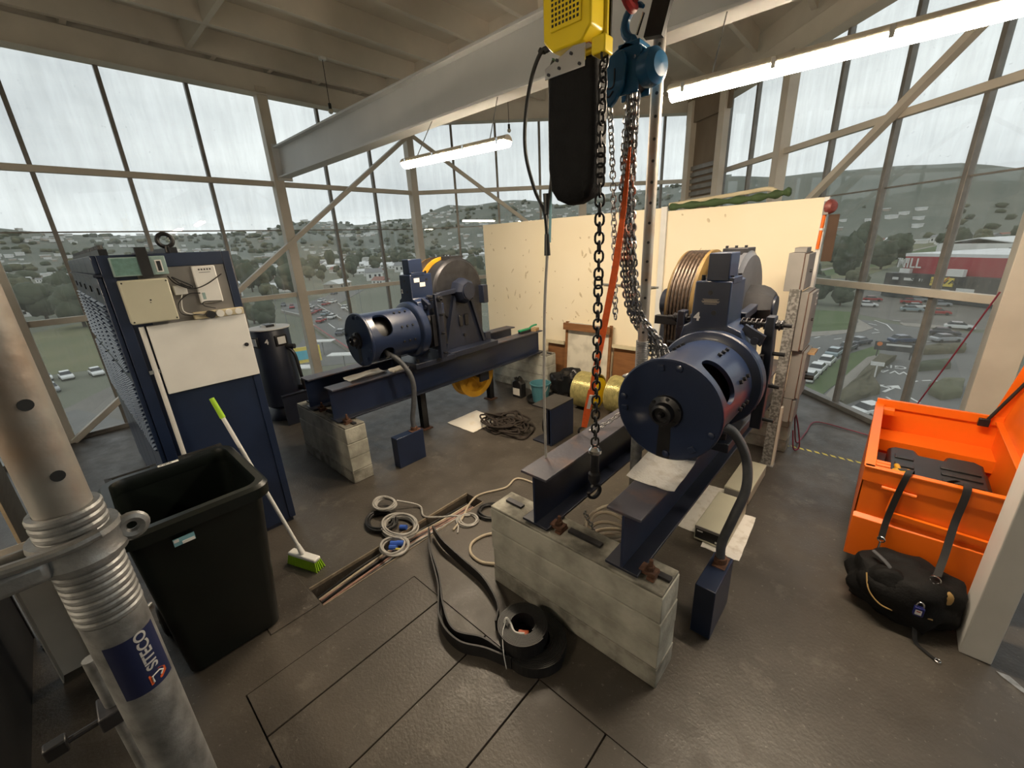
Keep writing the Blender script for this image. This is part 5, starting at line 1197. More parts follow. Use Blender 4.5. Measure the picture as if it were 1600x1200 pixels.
part('cable_boot','black_rubber',hz,lambda m: m.tube([(-1.275-.008*k,1.72,2.99+.003*math.sin(k*2)) for k in range(9)],[.014 if k%2 else .010 for k in range(9)],8))
part('pendant_plug','black_plastic',hz,lambda m: (m.cyl((-1.30,1.70,2.42),(-1.30,1.70,2.33),.016,.012,n=10), m.cyl((-1.30,1.70,2.24),(-1.30,1.70,2.14),.012,.016,n=10)))
part('teal_strap','teal_plastic',hz,lambda m: m.tube(bez([(-1.285,1.75,2.96),(-1.29,1.74,2.7),(-1.295,1.735,2.5),(-1.30,1.72,2.2)],6),.011,6,flat=.25))
part('pendant_rope','cable_grey',hz,lambda m: m.tube(bez([(-1.30,1.70,2.15),(-1.325,1.70,1.85),(-1.355,1.72,1.4),(-1.38,1.755,.965)],8),.0075,8))
sl = thing('lifting_sling','black webbing sling looped from the roof above the hoists','sling',(-1.05,2.0,3.3))
part('strap','black_rubber',sl,lambda m: (m.beam((-1.13,1.80,3.33),(-1.15,1.85,ROOF-.003),.05,.012,up=(0,1,0)), m.beam((-1.12,2.16,3.30),(-1.12,2.18,ROOF-.003),.06,.012,up=(0,1,0)), m.beam((-1.04,2.20,3.08),(-.93,2.30,3.7),.09,.03,up=(0,1,0))))
part('red_hook','red_paint',sl,lambda m: m.torus((-1.13,2.12,3.24),(1,0,.3),.05,.02,n=16))
# blue chain block
BX,BY = -1.12,2.15
cbk = thing('chain_block','blue manual chain block with bundled chains beside the yellow hoist','chain block',(BX,BY,2.82))
part('cover','blue_hoist',cbk,lambda m: m.lathe([(.0,-.095),(.07,-.095),(.10,-.08),(.115,-.05),(.115,-.03),(.0,-.03)],(BX,BY,2.945),(0,-1,0),n=28,cap=False) if 0 else m.prism([(BX-.145,2.93),(BX-.12,2.99),(BX-.08,3.03),(BX-.02,3.04),(BX+.0,3.0),(BX-.01,2.90),(BX-.05,2.84),(BX-.08,2.815),(BX-.10,2.825),(BX-.135,2.87)],'y',BY-.06,BY-.03),bev=.008)
part('cover_rib','navy_dark',cbk,lambda m: m.tube(bez([(BX-.055,BY-.062,2.97),(BX-.06,BY-.062,2.90),(BX-.10,BY-.062,2.90),(BX-.12,BY-.062,2.94),(BX-.12,BY-.062,2.92),(BX-.09,BY-.062,2.86),(BX-.06,BY-.062,2.88)],6),.004,6))
part('frame','blue_hoist',cbk,lambda m: (m.prism([(BX-.11,2.86),(BX+.05,2.86),(BX+.06,3.04),(BX-.02,3.075),(BX-.10,3.04)],'y',BY-.03,BY-.015), m.prism([(BX-.09,2.86),(BX+.06,2.86),(BX+.07,3.04),(BX-.01,3.075),(BX-.08,3.04)],'y',BY+.07,BY+.085), m.box(BX-.06,BX+.05,BY-.03,BY+.085,3.045,3.07)),bev=.005)
part('load_wheel','steel_dark',cbk,lambda m: m.cyl((BX-.01,BY-.015,2.945),(BX-.01,BY+.07,2.945),.075,n=24))
part('gear_housing','blue_hoist',cbk,lambda m: m.lathe([(.075,0),(.08,.03),(.075,.06),(.05,.085),(.0,.09)],(BX+.06,BY+.03,2.955),(1,-.25,0),n=28,cap=False))
part('crossbar','chrome',cbk,lambda m: m.cyl((BX+.03,BY-.035,3.0),(BX+.075,BY+.09,3.0),.009,n=10))
part('top_hook','blue_hoist',cbk,lambda m: m.tube([(BX-.005,BY+.02,3.06),(BX-.005,BY+.02,3.09)]+[(BX+.0+.058*math.cos(math.radians(a)),BY+.02-.01*math.cos(math.radians(a)),3.155+.062*math.sin(math.radians(a))) for a in range(-95,-330,-20)],[.02,.018]+[.017,.02,.022,.022,.022,.02,.02,.02,.018,.016,.012,.008],10))
part('hook_latch','chrome',cbk,lambda m: m.beam((BX+.02,BY+.0,3.095),(BX+.05,BY+.0,3.17),.014,.006))
rn = random.Random(4); paths = []
for k in range(11):
    ox = -.02+.011*k+rn.uniform(-.006,.006); oy = rn.uniform(-.03,.05); zb = rn.choice((1.22,1.28,1.32,1.18))
    paths.append([(BX-.02+.05*(k/10),BY+.02+rn.uniform(-.02,.02),2.87),(BX-.02+ox*.5,BY+.02+oy*.5,2.5),(BX+.0+ox*.6,BY+oy*.6+.02,2.1),(BX+.015+ox*.6,BY+oy*.6+.10,1.8),(BX+.08+ox*.9,BY+.22+oy*.6,1.6),(BX+.13+ox,BY+.23+oy*.6,1.45),(BX+.10+ox,BY+.22+oy*.6,zb)])
chain_mesh(cbk,paths,.042,.029,.0046,'chain_steel','chain_bundle')
chain_parts(cbk,[(BX-.085,BY-.045,2.82),(BX-.06,BY-.04,2.5),(BX-.03,BY-.05,2.1),(BX-.01,BY-.05,1.75)],.040,.027,.0042,'chain_steel')
# orange round sling
os_ = thing('orange_sling','orange webbing sling shackled to the left near beam','sling',(-1.35,2.1,.97))
def web(m, pts, ws, th=.006):
    vs = []; P = [Vector(p) for p in pts]; side = Vector((.8,.25,0)).normalized()
    for p,w in zip(P,ws):
        for s in (-1,1):
            for q in (-1,1): vs.append(p+side*s*w/2+Vector((-.25,.8,0))*q*th/2)
    fs = []
    for i in range(len(P)-1):
        a = i*4; b = a+4; fs += [(a,a+2,b+2,b),(a+1,b+1,b+3,a+3),(a,b,b+1,a+1),(a+2,a+3,b+3,b+2)]
    n = len(P)-1; fs += [(0,1,3,2),(4*n,4*n+2,4*n+3,4*n+1)]; m.add(vs,fs)
part('webbing','orange_web',os_,lambda m: web(m,[(-1.07,2.07,2.62),(-1.09,2.07,2.35),(-1.13,2.075,2.05),(-1.19,2.085,1.75),(-1.25,2.095,1.45),(-1.275,2.10,1.30)],[.012,.026,.036,.038,.038,.04]))
part('sleeve','orange_web',os_,lambda m: web(m,[(-1.275,2.10,1.32),(-1.32,2.12,1.16),(-1.355,2.14,1.03)],[.046,.046,.036],.012))
part('sleeve_label','sticker_white',os_,lambda m: web(m,[(-1.272,2.088,1.29),(-1.30,2.10,1.19)],[.02,.02],.02))
part('shackle','oily',os_,lambda m: m.tube(bez([(-1.36,2.14,1.03),(-1.40,2.16,1.0),(-1.425,2.18,.96),(-1.41,2.19,.93),(-1.38,2.18,.935)],6),.009,8))
# loose chain from beam to winch
lc = thing('loose_chain','short galvanised chain lying from the left near beam up to the winch','chain',(-1.3,2.35,.97))
chain_parts(lc,[(-1.36,2.22,.972),(-1.30,2.33,1.0),(-1.22,2.42,1.08),(-1.12,2.48,1.16)],.040,.027,.0042,'chain_steel')
# ================================================================== FLOOR CLUTTER
fcx = thing('flat_cable_coil','roll of flat black travelling cable on the hatch boards with loose tails','cable',(-1.19,1.31,0))
def spiral(m, cx, cy, r0, r1, turns, z0, z1, th):
    n = int(turns*40); P = []
    for k in range(n+1):
        t = k/n; a = 2*math.pi*turns*t; r = r0+(r1-r0)*t; P.append((cx+r*math.cos(a),cy+r*math.sin(a)))
    vs = []; 
    for i,(x,y) in enumerate(P):
        d = Vector((x-cx,y-cy,0)).normalized()
        for s in (-1,1):
            for z in (z0,z1): vs.append((x+d.x*s*th/2,y+d.y*s*th/2,z))
    fs = []
    for i in range(len(P)-1):
        a = i*4; b = a+4; fs += [(a,b,b+1,a+1),(a+2,a+3,b+3,b+2),(a+1,b+1,b+3,a+3),(a,a+2,b+2,b)]
    m.add(vs,fs)
part('lower_roll','black_rubber',fcx,lambda m: spiral(m,-1.155,1.33,.09,.185,10,.0,.07,.0075),smooth=False)
part('upper_roll','black_rubber',fcx,lambda m: spiral(m,-1.215,1.30,.07,.145,9,.072,.16,.0068),smooth=False)
def ribbon(m, pts, w, th=.006, tilt=None):
    P = bez(pts,10); vs = []
    for i,p in enumerate(P):
        t = (P[min(i+1,len(P)-1)]-P[max(i-1,0)]).normalized(); sd_ = t.cross(Vector((0,0,1))).normalized(); up = Vector((0,0,1))
        for s in (-1,1):
            for q in (0,1): vs.append(p+sd_*s*th/2+up*w*q)
    fs = []
    for i in range(len(P)-1):
        a = i*4; b = a+4; fs += [(a,b,b+1,a+1),(a+2,a+3,b+3,b+2),(a+1,b+1,b+3,a+3),(a,a+2,b+2,b)]
    n = (len(P)-1)*4; fs += [(0,1,3,2),(n,n+2,n+3,n+1)]; m.add(vs,fs)
part('tail','black_rubber',fcx,lambda m: ribbon(m,[(-2.37,1.50,.03),(-2.22,1.40,.02),(-1.95,1.27,.0),(-1.75,1.14,.0),(-1.55,1.06,.0),(-1.38,1.13,.0),(-1.22,1.148,.0)],.085,.010))
part('tail','black_rubber',fcx,lambda m: ribbon(m,[(-2.39,1.52,.03),(-2.20,1.38,.02),(-1.90,1.22,.0),(-1.68,1.06,.0),(-1.48,1.03,.0),(-1.32,1.10,.0),(-1.17,1.145,.0)],.08,.010))
part('tail','black_rubber',fcx,lambda m: ribbon(m,[(-2.38,1.55,.03),(-2.20,1.50,.02),(-1.95,1.48,.0),(-1.70,1.45,.0),(-1.48,1.36,.0),(-1.40,1.26,.0)],.08,.010))
part('white_tie','white_plastic',fcx,lambda m: m.tube(bez([(-1.30,1.235,.155),(-1.285,1.24,.20),(-1.27,1.255,.16),(-1.22,1.235,.15),(-1.17,1.26,.15)],8),.006,6)); part('connector','sticker_orange',fcx,lambda m: m.obox((-1.20,1.285,.10),(.06,.035,.03),.6),bev=.003)
part('thin_lead','white_plastic',fcx,lambda m: m.tube(bez([(-1.29,1.24,.17),(-1.26,1.18,.163),(-1.20,1.12,.12),(-1.18,1.115,.02)],8),.0025,5))
def coil(name, label, c, rs, mt, n, r, z0=0, group='cable coils on the floor', tail=None, extra=None):
    t = thing(name,label,'cable',(c[0],c[1],0),group); rn = random.Random(sum(map(ord,label)))
    for k in range(n):
        ph = rn.uniform(0,6); ex = rn.uniform(.86,1.06); dx,dy = rn.uniform(-.012,.012),rn.uniform(-.012,.012); z = z0+r+r*1.5*(k//2)
        part('loop',mt,t,lambda m: m.tube([(c[0]+dx+rs[0]*ex*math.cos(2*math.pi*i/32+ph),c[1]+dy+rs[1]*ex*math.sin(2*math.pi*i/32+ph),z+.006*math.sin(2*math.pi*i/32*2+k)) for i in range(32)],r,7,closed=True))
    if tail: part('tail',mt,t,lambda m: m.tube(bez(tail,8),r,7))
    for cen,col,rr in (extra or []): part('plug',col,t,lambda m: m.cyl((cen[0],cen[1],cen[2]),(cen[0]+.05,cen[1]+.03,cen[2]+.004),rr,n=10))
    return t
P1 = pz(602,790,.05); P2 = pz(625,822,.03); P3 = pz(615,851,.03); P4 = pz(596,815,.02); P5 = pz(730,812,.01); P6 = pz(766,800,.01)
coil('cable_coil','tidy pale grey cable coil on top of the pile left of the trench',(P1.x,P1.y),(.115,.085),'cable_grey',6,.008,.05,tail=[(P1.x+.05,P1.y+.09,.075),pz(655,790,.02),pz(662,806,.01),pz(685,808,.008),pz(708,806,.008)])
coil('cable_coil','black cable coil under the pale coil left of the trench',(P4.x,P4.y),(.15,.11),'black_rubber',6,.009)
coil('cable_coil','wide grey cable coil with a blue plug in the middle of the pile',(P2.x,P2.y),(.16,.12),'cable_grey',8,.0085,0,extra=[((P2.x,P2.y,.02),'cable_blue',.02)])
coil('cable_coil','small grey cable coil around blue connectors at the trench edge',(P3.x,P3.y),(.11,.095),'cable_grey',5,.0085,0,extra=[((P3.x-.04,P3.y,.02),'cable_blue',.022),((P3.x+.0,P3.y+.03,.025),'cable_blue',.022),((P3.x-.01,P3.y-.03,.02),'cable_blue',.02),((P3.x+.03,P3.y-.02,.02),'tape_yellow',.008)])
coil('cable_coil','thin grey cable ring beside the right end of the trench',(P5.x,P5.y),(.085,.075),'cable_grey',4,.007,0,tail=[(P5.x-.05,P5.y-.06,.008),pz(716,825,.008),pz(715,833,.006)],extra=[])
coil('cable_coil','black cable coil half hidden behind the near plinth',(P6.x,P6.y),(.11,.10),'black_rubber',5,.008)
for lab,mt,pts,r in (('cream hose looping out from the near plinth','cable_cream',[pz(774,881,.014),pz(752,878,.012),pz(736,865,.012),pz(737,849,.012),pz(755,837,.012),pz(774,833,.012)],.011),
                     ('pale cable running from the trench under the left near beam','cable_cream',[pz(708,828,.01),pz(722,810,.012),pz(735,785,.012),pz(752,772,.01),pz(790,762,.01),pz(815,748,.01),(-1.75,2.62,.01)],.009),
                     ('pale cable crossing over the trench to the coils','cable_grey',[pz(700,806,.01),pz(718,806,.01),pz(735,805,.01)],.008)):
    t = MB().tube(bez(pts,8),r,8); tag(build(t,'floor_cable',mt),lab,'cable')
tc_ = thing('trench_cables','bundle of brown, white and grey cables lying in the floor trench','cable',(-2.52,1.2,-.12))
rn = random.Random(9)
for k in range(9):
    x = TX0+.025+.021*k; mt = ('black_rubber','cable_cream','cable_pink','black_rubber','cable_pink','cable_grey','black_rubber','cable_pink','cable_pink')[k]
    part('cable',mt,tc_,lambda m: m.tube(bez([(x,TY0+.03,-.085-.02*rn.random()),(x+rn.uniform(-.012,.012),1.0,-.055-.03*rn.random()),(x+rn.uniform(-.012,.012),1.4,-.05),(x+rn.uniform(-.01,.01),1.8,-.08),(x,TY1-.03,-.09)],8),.0095,7))
# hose coil between near beams behind the plinth
hcl = thing('hose_coil','tangled cream hose heaped on the floor between the near winch beams','hose',(-1.04,1.98,0)); rn = random.Random(21)
for k in range(11):
    ex = rn.uniform(.75,1.1); dx,dy = rn.uniform(-.03,.03),rn.uniform(-.03,.03); z = .02+.042*k; tl = rn.uniform(-.05,.05)
    part('loop','cable_cream',hcl,lambda m: m.tube([(-1.07+dx+.15*ex*math.cos(2*math.pi*i/28),2.02+dy+.17*ex*math.sin(2*math.pi*i/28),z+.014*math.sin(4*math.pi*i/28+k)+tl*math.cos(2*math.pi*i/28)*.4+.02) for i in range(28)],.012,7,closed=True))
cpl = thing('steel_plate','chequer plate packing under the hose heap','plate',(-1.04,1.9,0))
bpm = thing('slack_chain','thin slack chain dangling below the hoist hook','chain',(-1.10,1.85,.45)); chain_parts(bpm,[(-1.13,1.80,.66),(-1.14,1.84,.60),(-1.12,1.87,.52),(-1.11,1.88,.45)],.034,.022,.003,'galv')
bpy.data.objects.remove(cpl)
# papers / pads
def paper(lab, c, sx, sy, rz, mt='paper', curl=.03, name='paper_sheet', z=None):
    m = MB(); n = 8; z = c[2]; R_ = Matrix.Rotation(rz,3,'Z'); vs = []
    for q in (0,-.0025):
        for i in range(n+1):
            for j in range(n+1):
                u,v = i/n-.5, j/n-.5; h = curl*(max(0,abs(u)*2-.5)**2*1.6+.35*noise.noise(Vector((u*3,v*3,c[0]))))
                p = R_@Vector((u*sx*(1+.04*noise.noise(Vector((v*9,c[1],1)))),v*sy*(1+.04*noise.noise(Vector((u*9,c[0],2)))),0)); vs.append((c[0]+p.x,c[1]+p.y,z+.004+max(0,h)+q))
    k = (n+1)**2; f = lambda i,j,o: o+i*(n+1)+j
    fs = [(f(i,j,0),f(i+1,j,0),f(i+1,j+1,0),f(i,j+1,0)) for i in range(n) for j in range(n)]+[(f(i,j,k),f(i,j+1,k),f(i+1,j+1,k),f(i+1,j,k)) for i in range(n) for j in range(n)]
    m.add(vs,fs); return tag(build(m,name,mt,angle=60),lab,'paper')
paper('stained white absorbent sheet on the right near beam under the motor',(-.775,2.03,BZ1),.26,.36,.05,'pad_white',.035)
paper('curled paper sheet on the far winch beam below the motor',(-3.95,2.0,BZ1),.17,.42,.05,'paper',.05); paper('curled paper edge under the far motor flange',(-3.83,2.325,BZ1),.12,.19,.1,'paper',.06)
paper('cream paper lying on the floor beside the rope heap',(-3.80,3.33,0),.50,.52,.0,'paper',.015)
paper('rough white absorbent pad under the test meter by the conduit',(-.60,3.05,0),.26,.60,.05,'pad_white',.01); paper('white pad on the floor beside the right near beam',(-.86,3.25,0),.24,.75,.05,'pad_white',.01)
def meter(lab, x0,x1,y0,y1,h, screen):
    t = thing('test_meter',lab,'instrument',((x0+x1)/2,(y0+y1)/2,.008)); z0 = .008
    part('case','beige_box',t,lambda m: m.box(x0,x1,y0,y1,z0,z0+h),bev=.006)
    if screen:
        f = part('front','black_plastic',t,lambda m: m.box(x0+.008,x1-.008,y0-.003,y0,z0+.02,z0+h-.025)); part('bezel','grey_box',t,lambda m: m.box(x0+.002,x1-.002,y0-.004,y0+.002,z0+h-.022,z0+h-.002))
        part('marks','sticker_white',f,lambda m: (m.box(x0+.02,x0+.06,y0-.0045,y0-.003,z0+h-.045,z0+h-.035), m.box(x1-.07,x1-.03,y0-.0045,y0-.003,z0+.03,z0+.045)))
        part('vent','conduit_grey',t,lambda m: [m.box(x1-.03,x1-.012,y0+.12+.06*k,y0+.14+.06*k,z0+h,z0+h+.001) for k in range(6)])
    else: part('front','grey_box',t,lambda m: m.box(x0+.006,x1-.006,y0-.003,y0,z0+.015,z0+h-.015))
meter('beige bench meter with a dark front panel on the floor by the conduit',-.785,-.565,2.80,3.36,.125,True); meter('beige instrument case behind the meter beside the galvanised post',-.78,-.58,3.50,4.10,.11,False)
# rope heap
rh = thing('rope_heap','tangled dark brown rope heaped on the floor by the cream paper','rope',(-3.33,3.42,0)); rn = random.Random(2)
for k in range(12):
    pts = []; a = rn.uniform(0,6); r0 = rn.uniform(.1,.26)
    for i in range(14):
        a += rn.uniform(.35,.95); r_ = r0*rn.uniform(.35,1.35); pts.append((-3.33+r_*1.25*math.cos(a),3.42+r_*math.sin(a),.016+.010*k*rn.uniform(.5,1)))
    part('strand','rope_brown',rh,lambda m: m.tube(bez(pts,6),.012,6))
# H-section stub with black flex in its side
hs = thing('beam_stub','short navy steel beam stub on the floor with black cable coiled in its side','beam',(-2.72,3.55,0))
part('top_flange','steel_dark',hs,lambda m: m.box(-2.83,-2.56,3.36,3.80,.44,.455)); MATS['steel_dark']
part('web','navy_dark',hs,lambda m: m.box(-2.62,-2.60,3.36,3.80,.015,.44)); part('end_plate','navy_dark',hs,lambda m: m.box(-2.83,-2.60,3.78,3.80,.015,.44)); part('bottom_flange','navy_dark',hs,lambda m: m.box(-2.83,-2.56,3.36,3.80,0,.015))
part('side_plate','navy',hs,lambda m: m.box(-2.575,-2.56,3.36,3.80,.015,.44))
for k in range(5): part('cable_loop','black_rubber',hs,lambda m: m.torus((-2.72+.018*k,3.52,.20),(1,0.15,0),.13+.008*k,.011,n=28,m=7))
# gold rope reels
for i,(x,y,lab) in enumerate(((-2.86,4.62,'reel of bright gold wire rope standing left behind the beam stub'),(-2.40,4.70,'reel of bright gold wire rope standing right behind the beam stub'))):
    t = thing('rope_reel',lab,'reel',(x,y,0),'gold rope reels')
    part('core','yellow_paint',t,lambda m: m.cyl((x-.15,y,.25),(x+.15,y,.25),.17,n=32))
    for k in range(13): part('rope_turn','gold_rope',t,lambda m: m.torus((x-.135+.0225*k,y,.25),(1,0,0),.237,.0108,n=36,m=6))
    part('flange','yellow_paint',t,lambda m: (m.lathe([(.03,-.158),(.20,-.158),(.20,-.15),(.03,-.15)],(x,y,.25),(1,0,0),n=32),m.lathe([(.03,.15),(.20,.15),(.20,.158),(.03,.158)],(x,y,.25),(1,0,0),n=32)))
# jerrycan, tray, bucket, poly bag, leaning boards, brush, wood block
jc = thing('jerrycan','small black jerrycan with a cream label by the far plinth','jerrycan',(-3.93,4.38,0))
part('body','black_plastic',jc,lambda m: m.prism([(-4.02,0),(-3.84,0),(-3.84,.22),(-3.88,.27),(-3.95,.28),(-4.02,.24)],'y',4.32,4.44),bev=.015); part('label','paper',jc,lambda m: m.box(-4.0,-3.87,4.3165,4.319,.04,.15)); part('cap','black_plastic',jc,lambda m: m.cyl((-3.98,4.38,.24),(-3.99,4.38,.30),.025,n=12)); part('handle','black_plastic',jc,lambda m: m.tube(bez([(-3.95,4.38,.27),(-3.92,4.38,.32),(-3.87,4.38,.30),(-3.855,4.38,.25)],6),.012,8))
ty = thing('drip_tray','round black drip tray under the teal bucket','tray',(-3.52,4.43,0)); part('tray','black_plastic',ty,lambda m: m.lathe([(.20,0),(.235,.06),(.242,.06),(.21,.008),(.0,.008)],(-3.52,4.43,0),(0,0,1),n=32,cap=False)); 
bk = thing('bucket','teal plastic bucket with a bail handle standing in the drip tray','bucket',(-3.55,4.42,.008)); part('pail','teal_plastic',bk,lambda m: m.lathe([(.0,.008),(.11,.008),(.145,.27),(.155,.27),(.155,.285),(.14,.285),(.105,.02),(0,.02)],(-3.55,4.42,0),(0,0,1),n=32,cap=False)); part('bail','cable_grey',bk,lambda m: m.tube([(-3.55+.155*math.cos(math.radians(a)),4.42-.16*math.sin(math.radians(a))*.35-.03,.26-.15*math.sin(math.radians(a))) for a in range(0,181,12)],.005,6))
def bagmesh(m, c, r, seed, n=28, k=16, j=.5): m.sphere(c,r,n=n,m=k,jitter=j,seed=seed)
pb = MB(); bagmesh(pb,(-3.31,4.84,.18),(.33,.20,.22),3,36,20,.5)
for v in pb.v: v.z = max(v.z,.002); v.x = max(v.x,-3.64); v.x = min(v.x,-3.03); v.y = max(min(v.y,5.0),4.68)
tag(build(pb,'rubbish_bag','polybag',angle=25),'crumpled shiny black rubbish bag against the partition','bag')
tl = thing('leaning_board','tall framed whiteboard leaning against the partition','board',(-3.2,5.1,0)); lean = Matrix.Rotation(math.radians(-4),3,'X')
part('panel','whiteboard',tl,lambda m: m.obox((-3.20,5.11,.53),(.74,.012,1.04),m=lean)); part('frame','wood_brown',tl,lambda m: (m.obox((-3.20,5.07,1.0),(.78,.03,.10),m=lean), m.obox((-3.57,5.105,.53),(.04,.03,1.06),m=lean), m.obox((-2.83,5.105,.53),(.04,.03,1.06),m=lean)))
for x0,x1,h,lab in ((-3.97,-3.62,.72,'left'),(-2.80,-2.30,.78,'right')):
    t = thing('brown_board',f'brown fibre board leaning on the partition, {lab} of the whiteboard','board',((x0+x1)/2,5.15,0),'brown boards'); part('panel','wood_brown',t,lambda m: m.obox(((x0+x1)/2,5.165,h/2),(x1-x0,.012,h),m=lean)); part('top_strip','canvas_cream',t,lambda m: m.obox(((x0+x1)/2,5.125,h+.0),(x1-x0,.02,.05),m=lean)); 
gb = thing('hand_brush','green hand brush lying on the end of the far right beam','brush',(-3.90,4.60,BZ1)); part('back','green_plastic',gb,lambda m: m.obox((-3.90,4.52,BZ1+.045),(.06,.24,.025)),bev=.008); part('handle','green_plastic',gb,lambda m: m.tube(bez([(-3.90,4.63,BZ1+.05),(-3.895,4.70,BZ1+.075),(-3.885,4.78,BZ1+.08)],6),.014,8)); part('bristles','black_plastic',gb,lambda m: m.obox((-3.90,4.52,BZ1+.018),(.055,.23,.034)),bev=.004)
wb_ = MB().obox((-3.86,4.71,BZ1+.0225),(.08,.12,.045),.2); tag(build(wb_,'wood_block','timber',bev=.003),'small timber block on the end of the far right beam','block')
# tarpaulin roll on the partition
tp = thing('tarpaulin','rolled green and cream tarpaulin lying on top of the partition','tarpaulin',(-1.5,5.23,2.49))
part('green_roll','canvas_green',tp,lambda m: m.tube(bez([(-2.15,5.23,2.53),(-1.8,5.23,2.535),(-1.4,5.24,2.54),(-1.1,5.23,2.555),(-.93,5.23,2.575)],8),[.035+.012*math.sin(i*1.3) for i in range(33)],10)); part('cream_roll','canvas_cream',tp,lambda m: m.tube(bez([(-2.17,5.25,2.56),(-1.8,5.26,2.58),(-1.4,5.26,2.605),(-1.15,5.25,2.62),(-1.06,5.24,2.585)],8),.022,8))
# ================================================================== RIGHT SIDE
gp_ = thing('galvanised_post','galvanised steel channel post carrying grey electrical enclosures','post',(-.62,4.37,0))
part('channel','galv_dull',gp_,lambda m: (m.box(-.665,-.585,4.32,4.326,0,1.72), m.box(-.665,-.659,4.326,4.40,0,1.72), m.box(-.591,-.585,4.326,4.40,0,1.72)),bev=.001); part('timber_strip','frame_paint',gp_,lambda m: m.box(-.583,-.563,4.34,4.40,0,.62)); part('base','galv',gp_,lambda m: m.box(-.68,-.56,4.30,4.42,0,.008))
def encl(lab, x0,x1,y0,y1,z0,z1, lid):
    t = thing('electrical_enclosure',lab,'electrical box',((x0+x1)/2,(y0+y1)/2,z0),'grey enclosures'); part('case','grey_box',t,lambda m: m.box(x0,x1,y0,y1,z0,z1),bev=.004); part('lid','grey_box',t,lambda m: m.box(x1+.004,x1+.03,y0+.012,y1-.01,z0+.01,z1-.01),bev=.004); part('gasket','rust',t,lambda m: m.box(x1,x1+.004,y0+.006,y1-.006,z0+.005,z1-.005))
    if lid: part('lock','black_plastic',t,lambda m: m.cyl((x1+.03,(y0+y1)/2,(z0+z1)/2),(x1+.045,(y0+y1)/2,(z0+z1)/2),.012,n=10))
    return t
e1 = encl('topmost grey enclosure on the galvanised post with a small box on top',-.715,-.60,4.33,4.72,1.70,2.02,True); part('top_box','grey_box',e1,lambda m: m.box(-.69,-.60,4.40,4.62,2.022,2.06),bev=.003)
e2 = encl('tall middle grey enclosure on the galvanised post',-.583,-.53,4.36,4.76,1.17,1.695,True)
e3 = encl('lower grey enclosure on the galvanised post with cable glands',-.583,-.50,4.41,4.74,.70,1.165,True); part('gland_plate','timber',e3,lambda m: m.box(-.50,-.42,4.50,4.70,1.12,1.14)); part('gland','black_plastic',e3,lambda m: m.cyl((-.47,4.6,.88),(-.40,4.6,.88),.025,n=10))
e4 = encl('lowest small grey enclosure near the foot of the galvanised post',-.583,-.515,4.41,4.66,.46,.695,False)
part('warning_label','sticker_white',e2,lambda m: m.box(-.499,-.4985,4.62,4.70,1.55,1.66)); part('label_text','black_plastic',e2,lambda m: (m.box(-.4985,-.498,4.635,4.685,1.62,1.645), m.box(-.4985,-.498,4.635,4.685,1.565,1.60)))
ab = thing('alarm_bell','dull red alarm bell at the top right end of the partition','bell',(-.57,5.16,2.32)); part('gong','red_bell',ab,lambda m: m.lathe([(.0,.05),(.04,.045),(.06,.025),(.068,0),(.0,.0)],(-.585,5.17,2.40),(.8,-.6,0),n=28,cap=False)); part('mount','grey_box',ab,lambda m: m.box(-.63,-.585,5.13,5.20,2.33,2.45),bev=.003)
oc = thing('orange_conduit','orange plastic conduit running down the end of the partition','conduit',(-.60,5.16,2.03)); part('pipe','orange_paint',oc,lambda m: m.cyl((-.625,5.165,2.02),(-.615,5.165,2.40),.014,n=12)); part('clip','white_plastic',oc,lambda m: m.cyl((-.621,5.165,2.19),(-.6205,5.165,2.21),.018,n=12)); part('coupling','rust',oc,lambda m: m.cyl((-.6155,5.165,2.385),(-.615,5.165,2.42),.018,n=12))
bp2 = MB().box(-.585,-.50,5.20,5.215,1.9,2.33); tag(build(bp2,'backboard','dark_board'),'brown backboard behind the orange conduit','board')
rc = thing('red_cable','thin dark red cable trailing along the window sill and up to the cream column','cable',(0,5.8,0))
part('run','red_cable',rc,lambda m: m.tube(bez([(-.50,4.68,.47),(-.49,4.85,.2),(-.47,5.0,.02),(-.44,5.35,.012),(-.40,5.75,.012),(-.10,5.72,.012),(.2,5.62,.012),(.32,5.50,.012)],8),.007,6))
part('rise','red_cable',rc,lambda m: m.tube(bez([(.20,5.60,.012),(.30,5.50,.2),(.42,5.35,.7),(.52,5.20,1.15),(.64,5.09,1.66)],8),.006,6)); part('loop','red_cable',rc,lambda m: m.tube(bez([(-.50,4.66,.5),(-.46,4.75,.3),(-.43,4.85,.05),(-.47,4.80,.03),(-.50,4.76,.25)],8),.007,6))
part('second_rise','red_cable',rc,lambda m: m.tube(bez([(.80,4.86,.5),(.84,4.86,.9),(.90,4.86,1.3),(.98,4.9,1.7)],8),.011,6))
tp_ = thing('floor_tape','dashed yellow tape line on the floor between post and orange box','tape',(-.2,4.9,0)); k = 0
for i in range(10):
    x = -.58+.068*i
    if x < .05: part('dash','tape_yellow',tp_,lambda m: m.prism([(x,4.935),(x+.02,4.90),(x+.062,4.892),(x+.042,4.927)],'z',.0005,.0015),smooth=False)
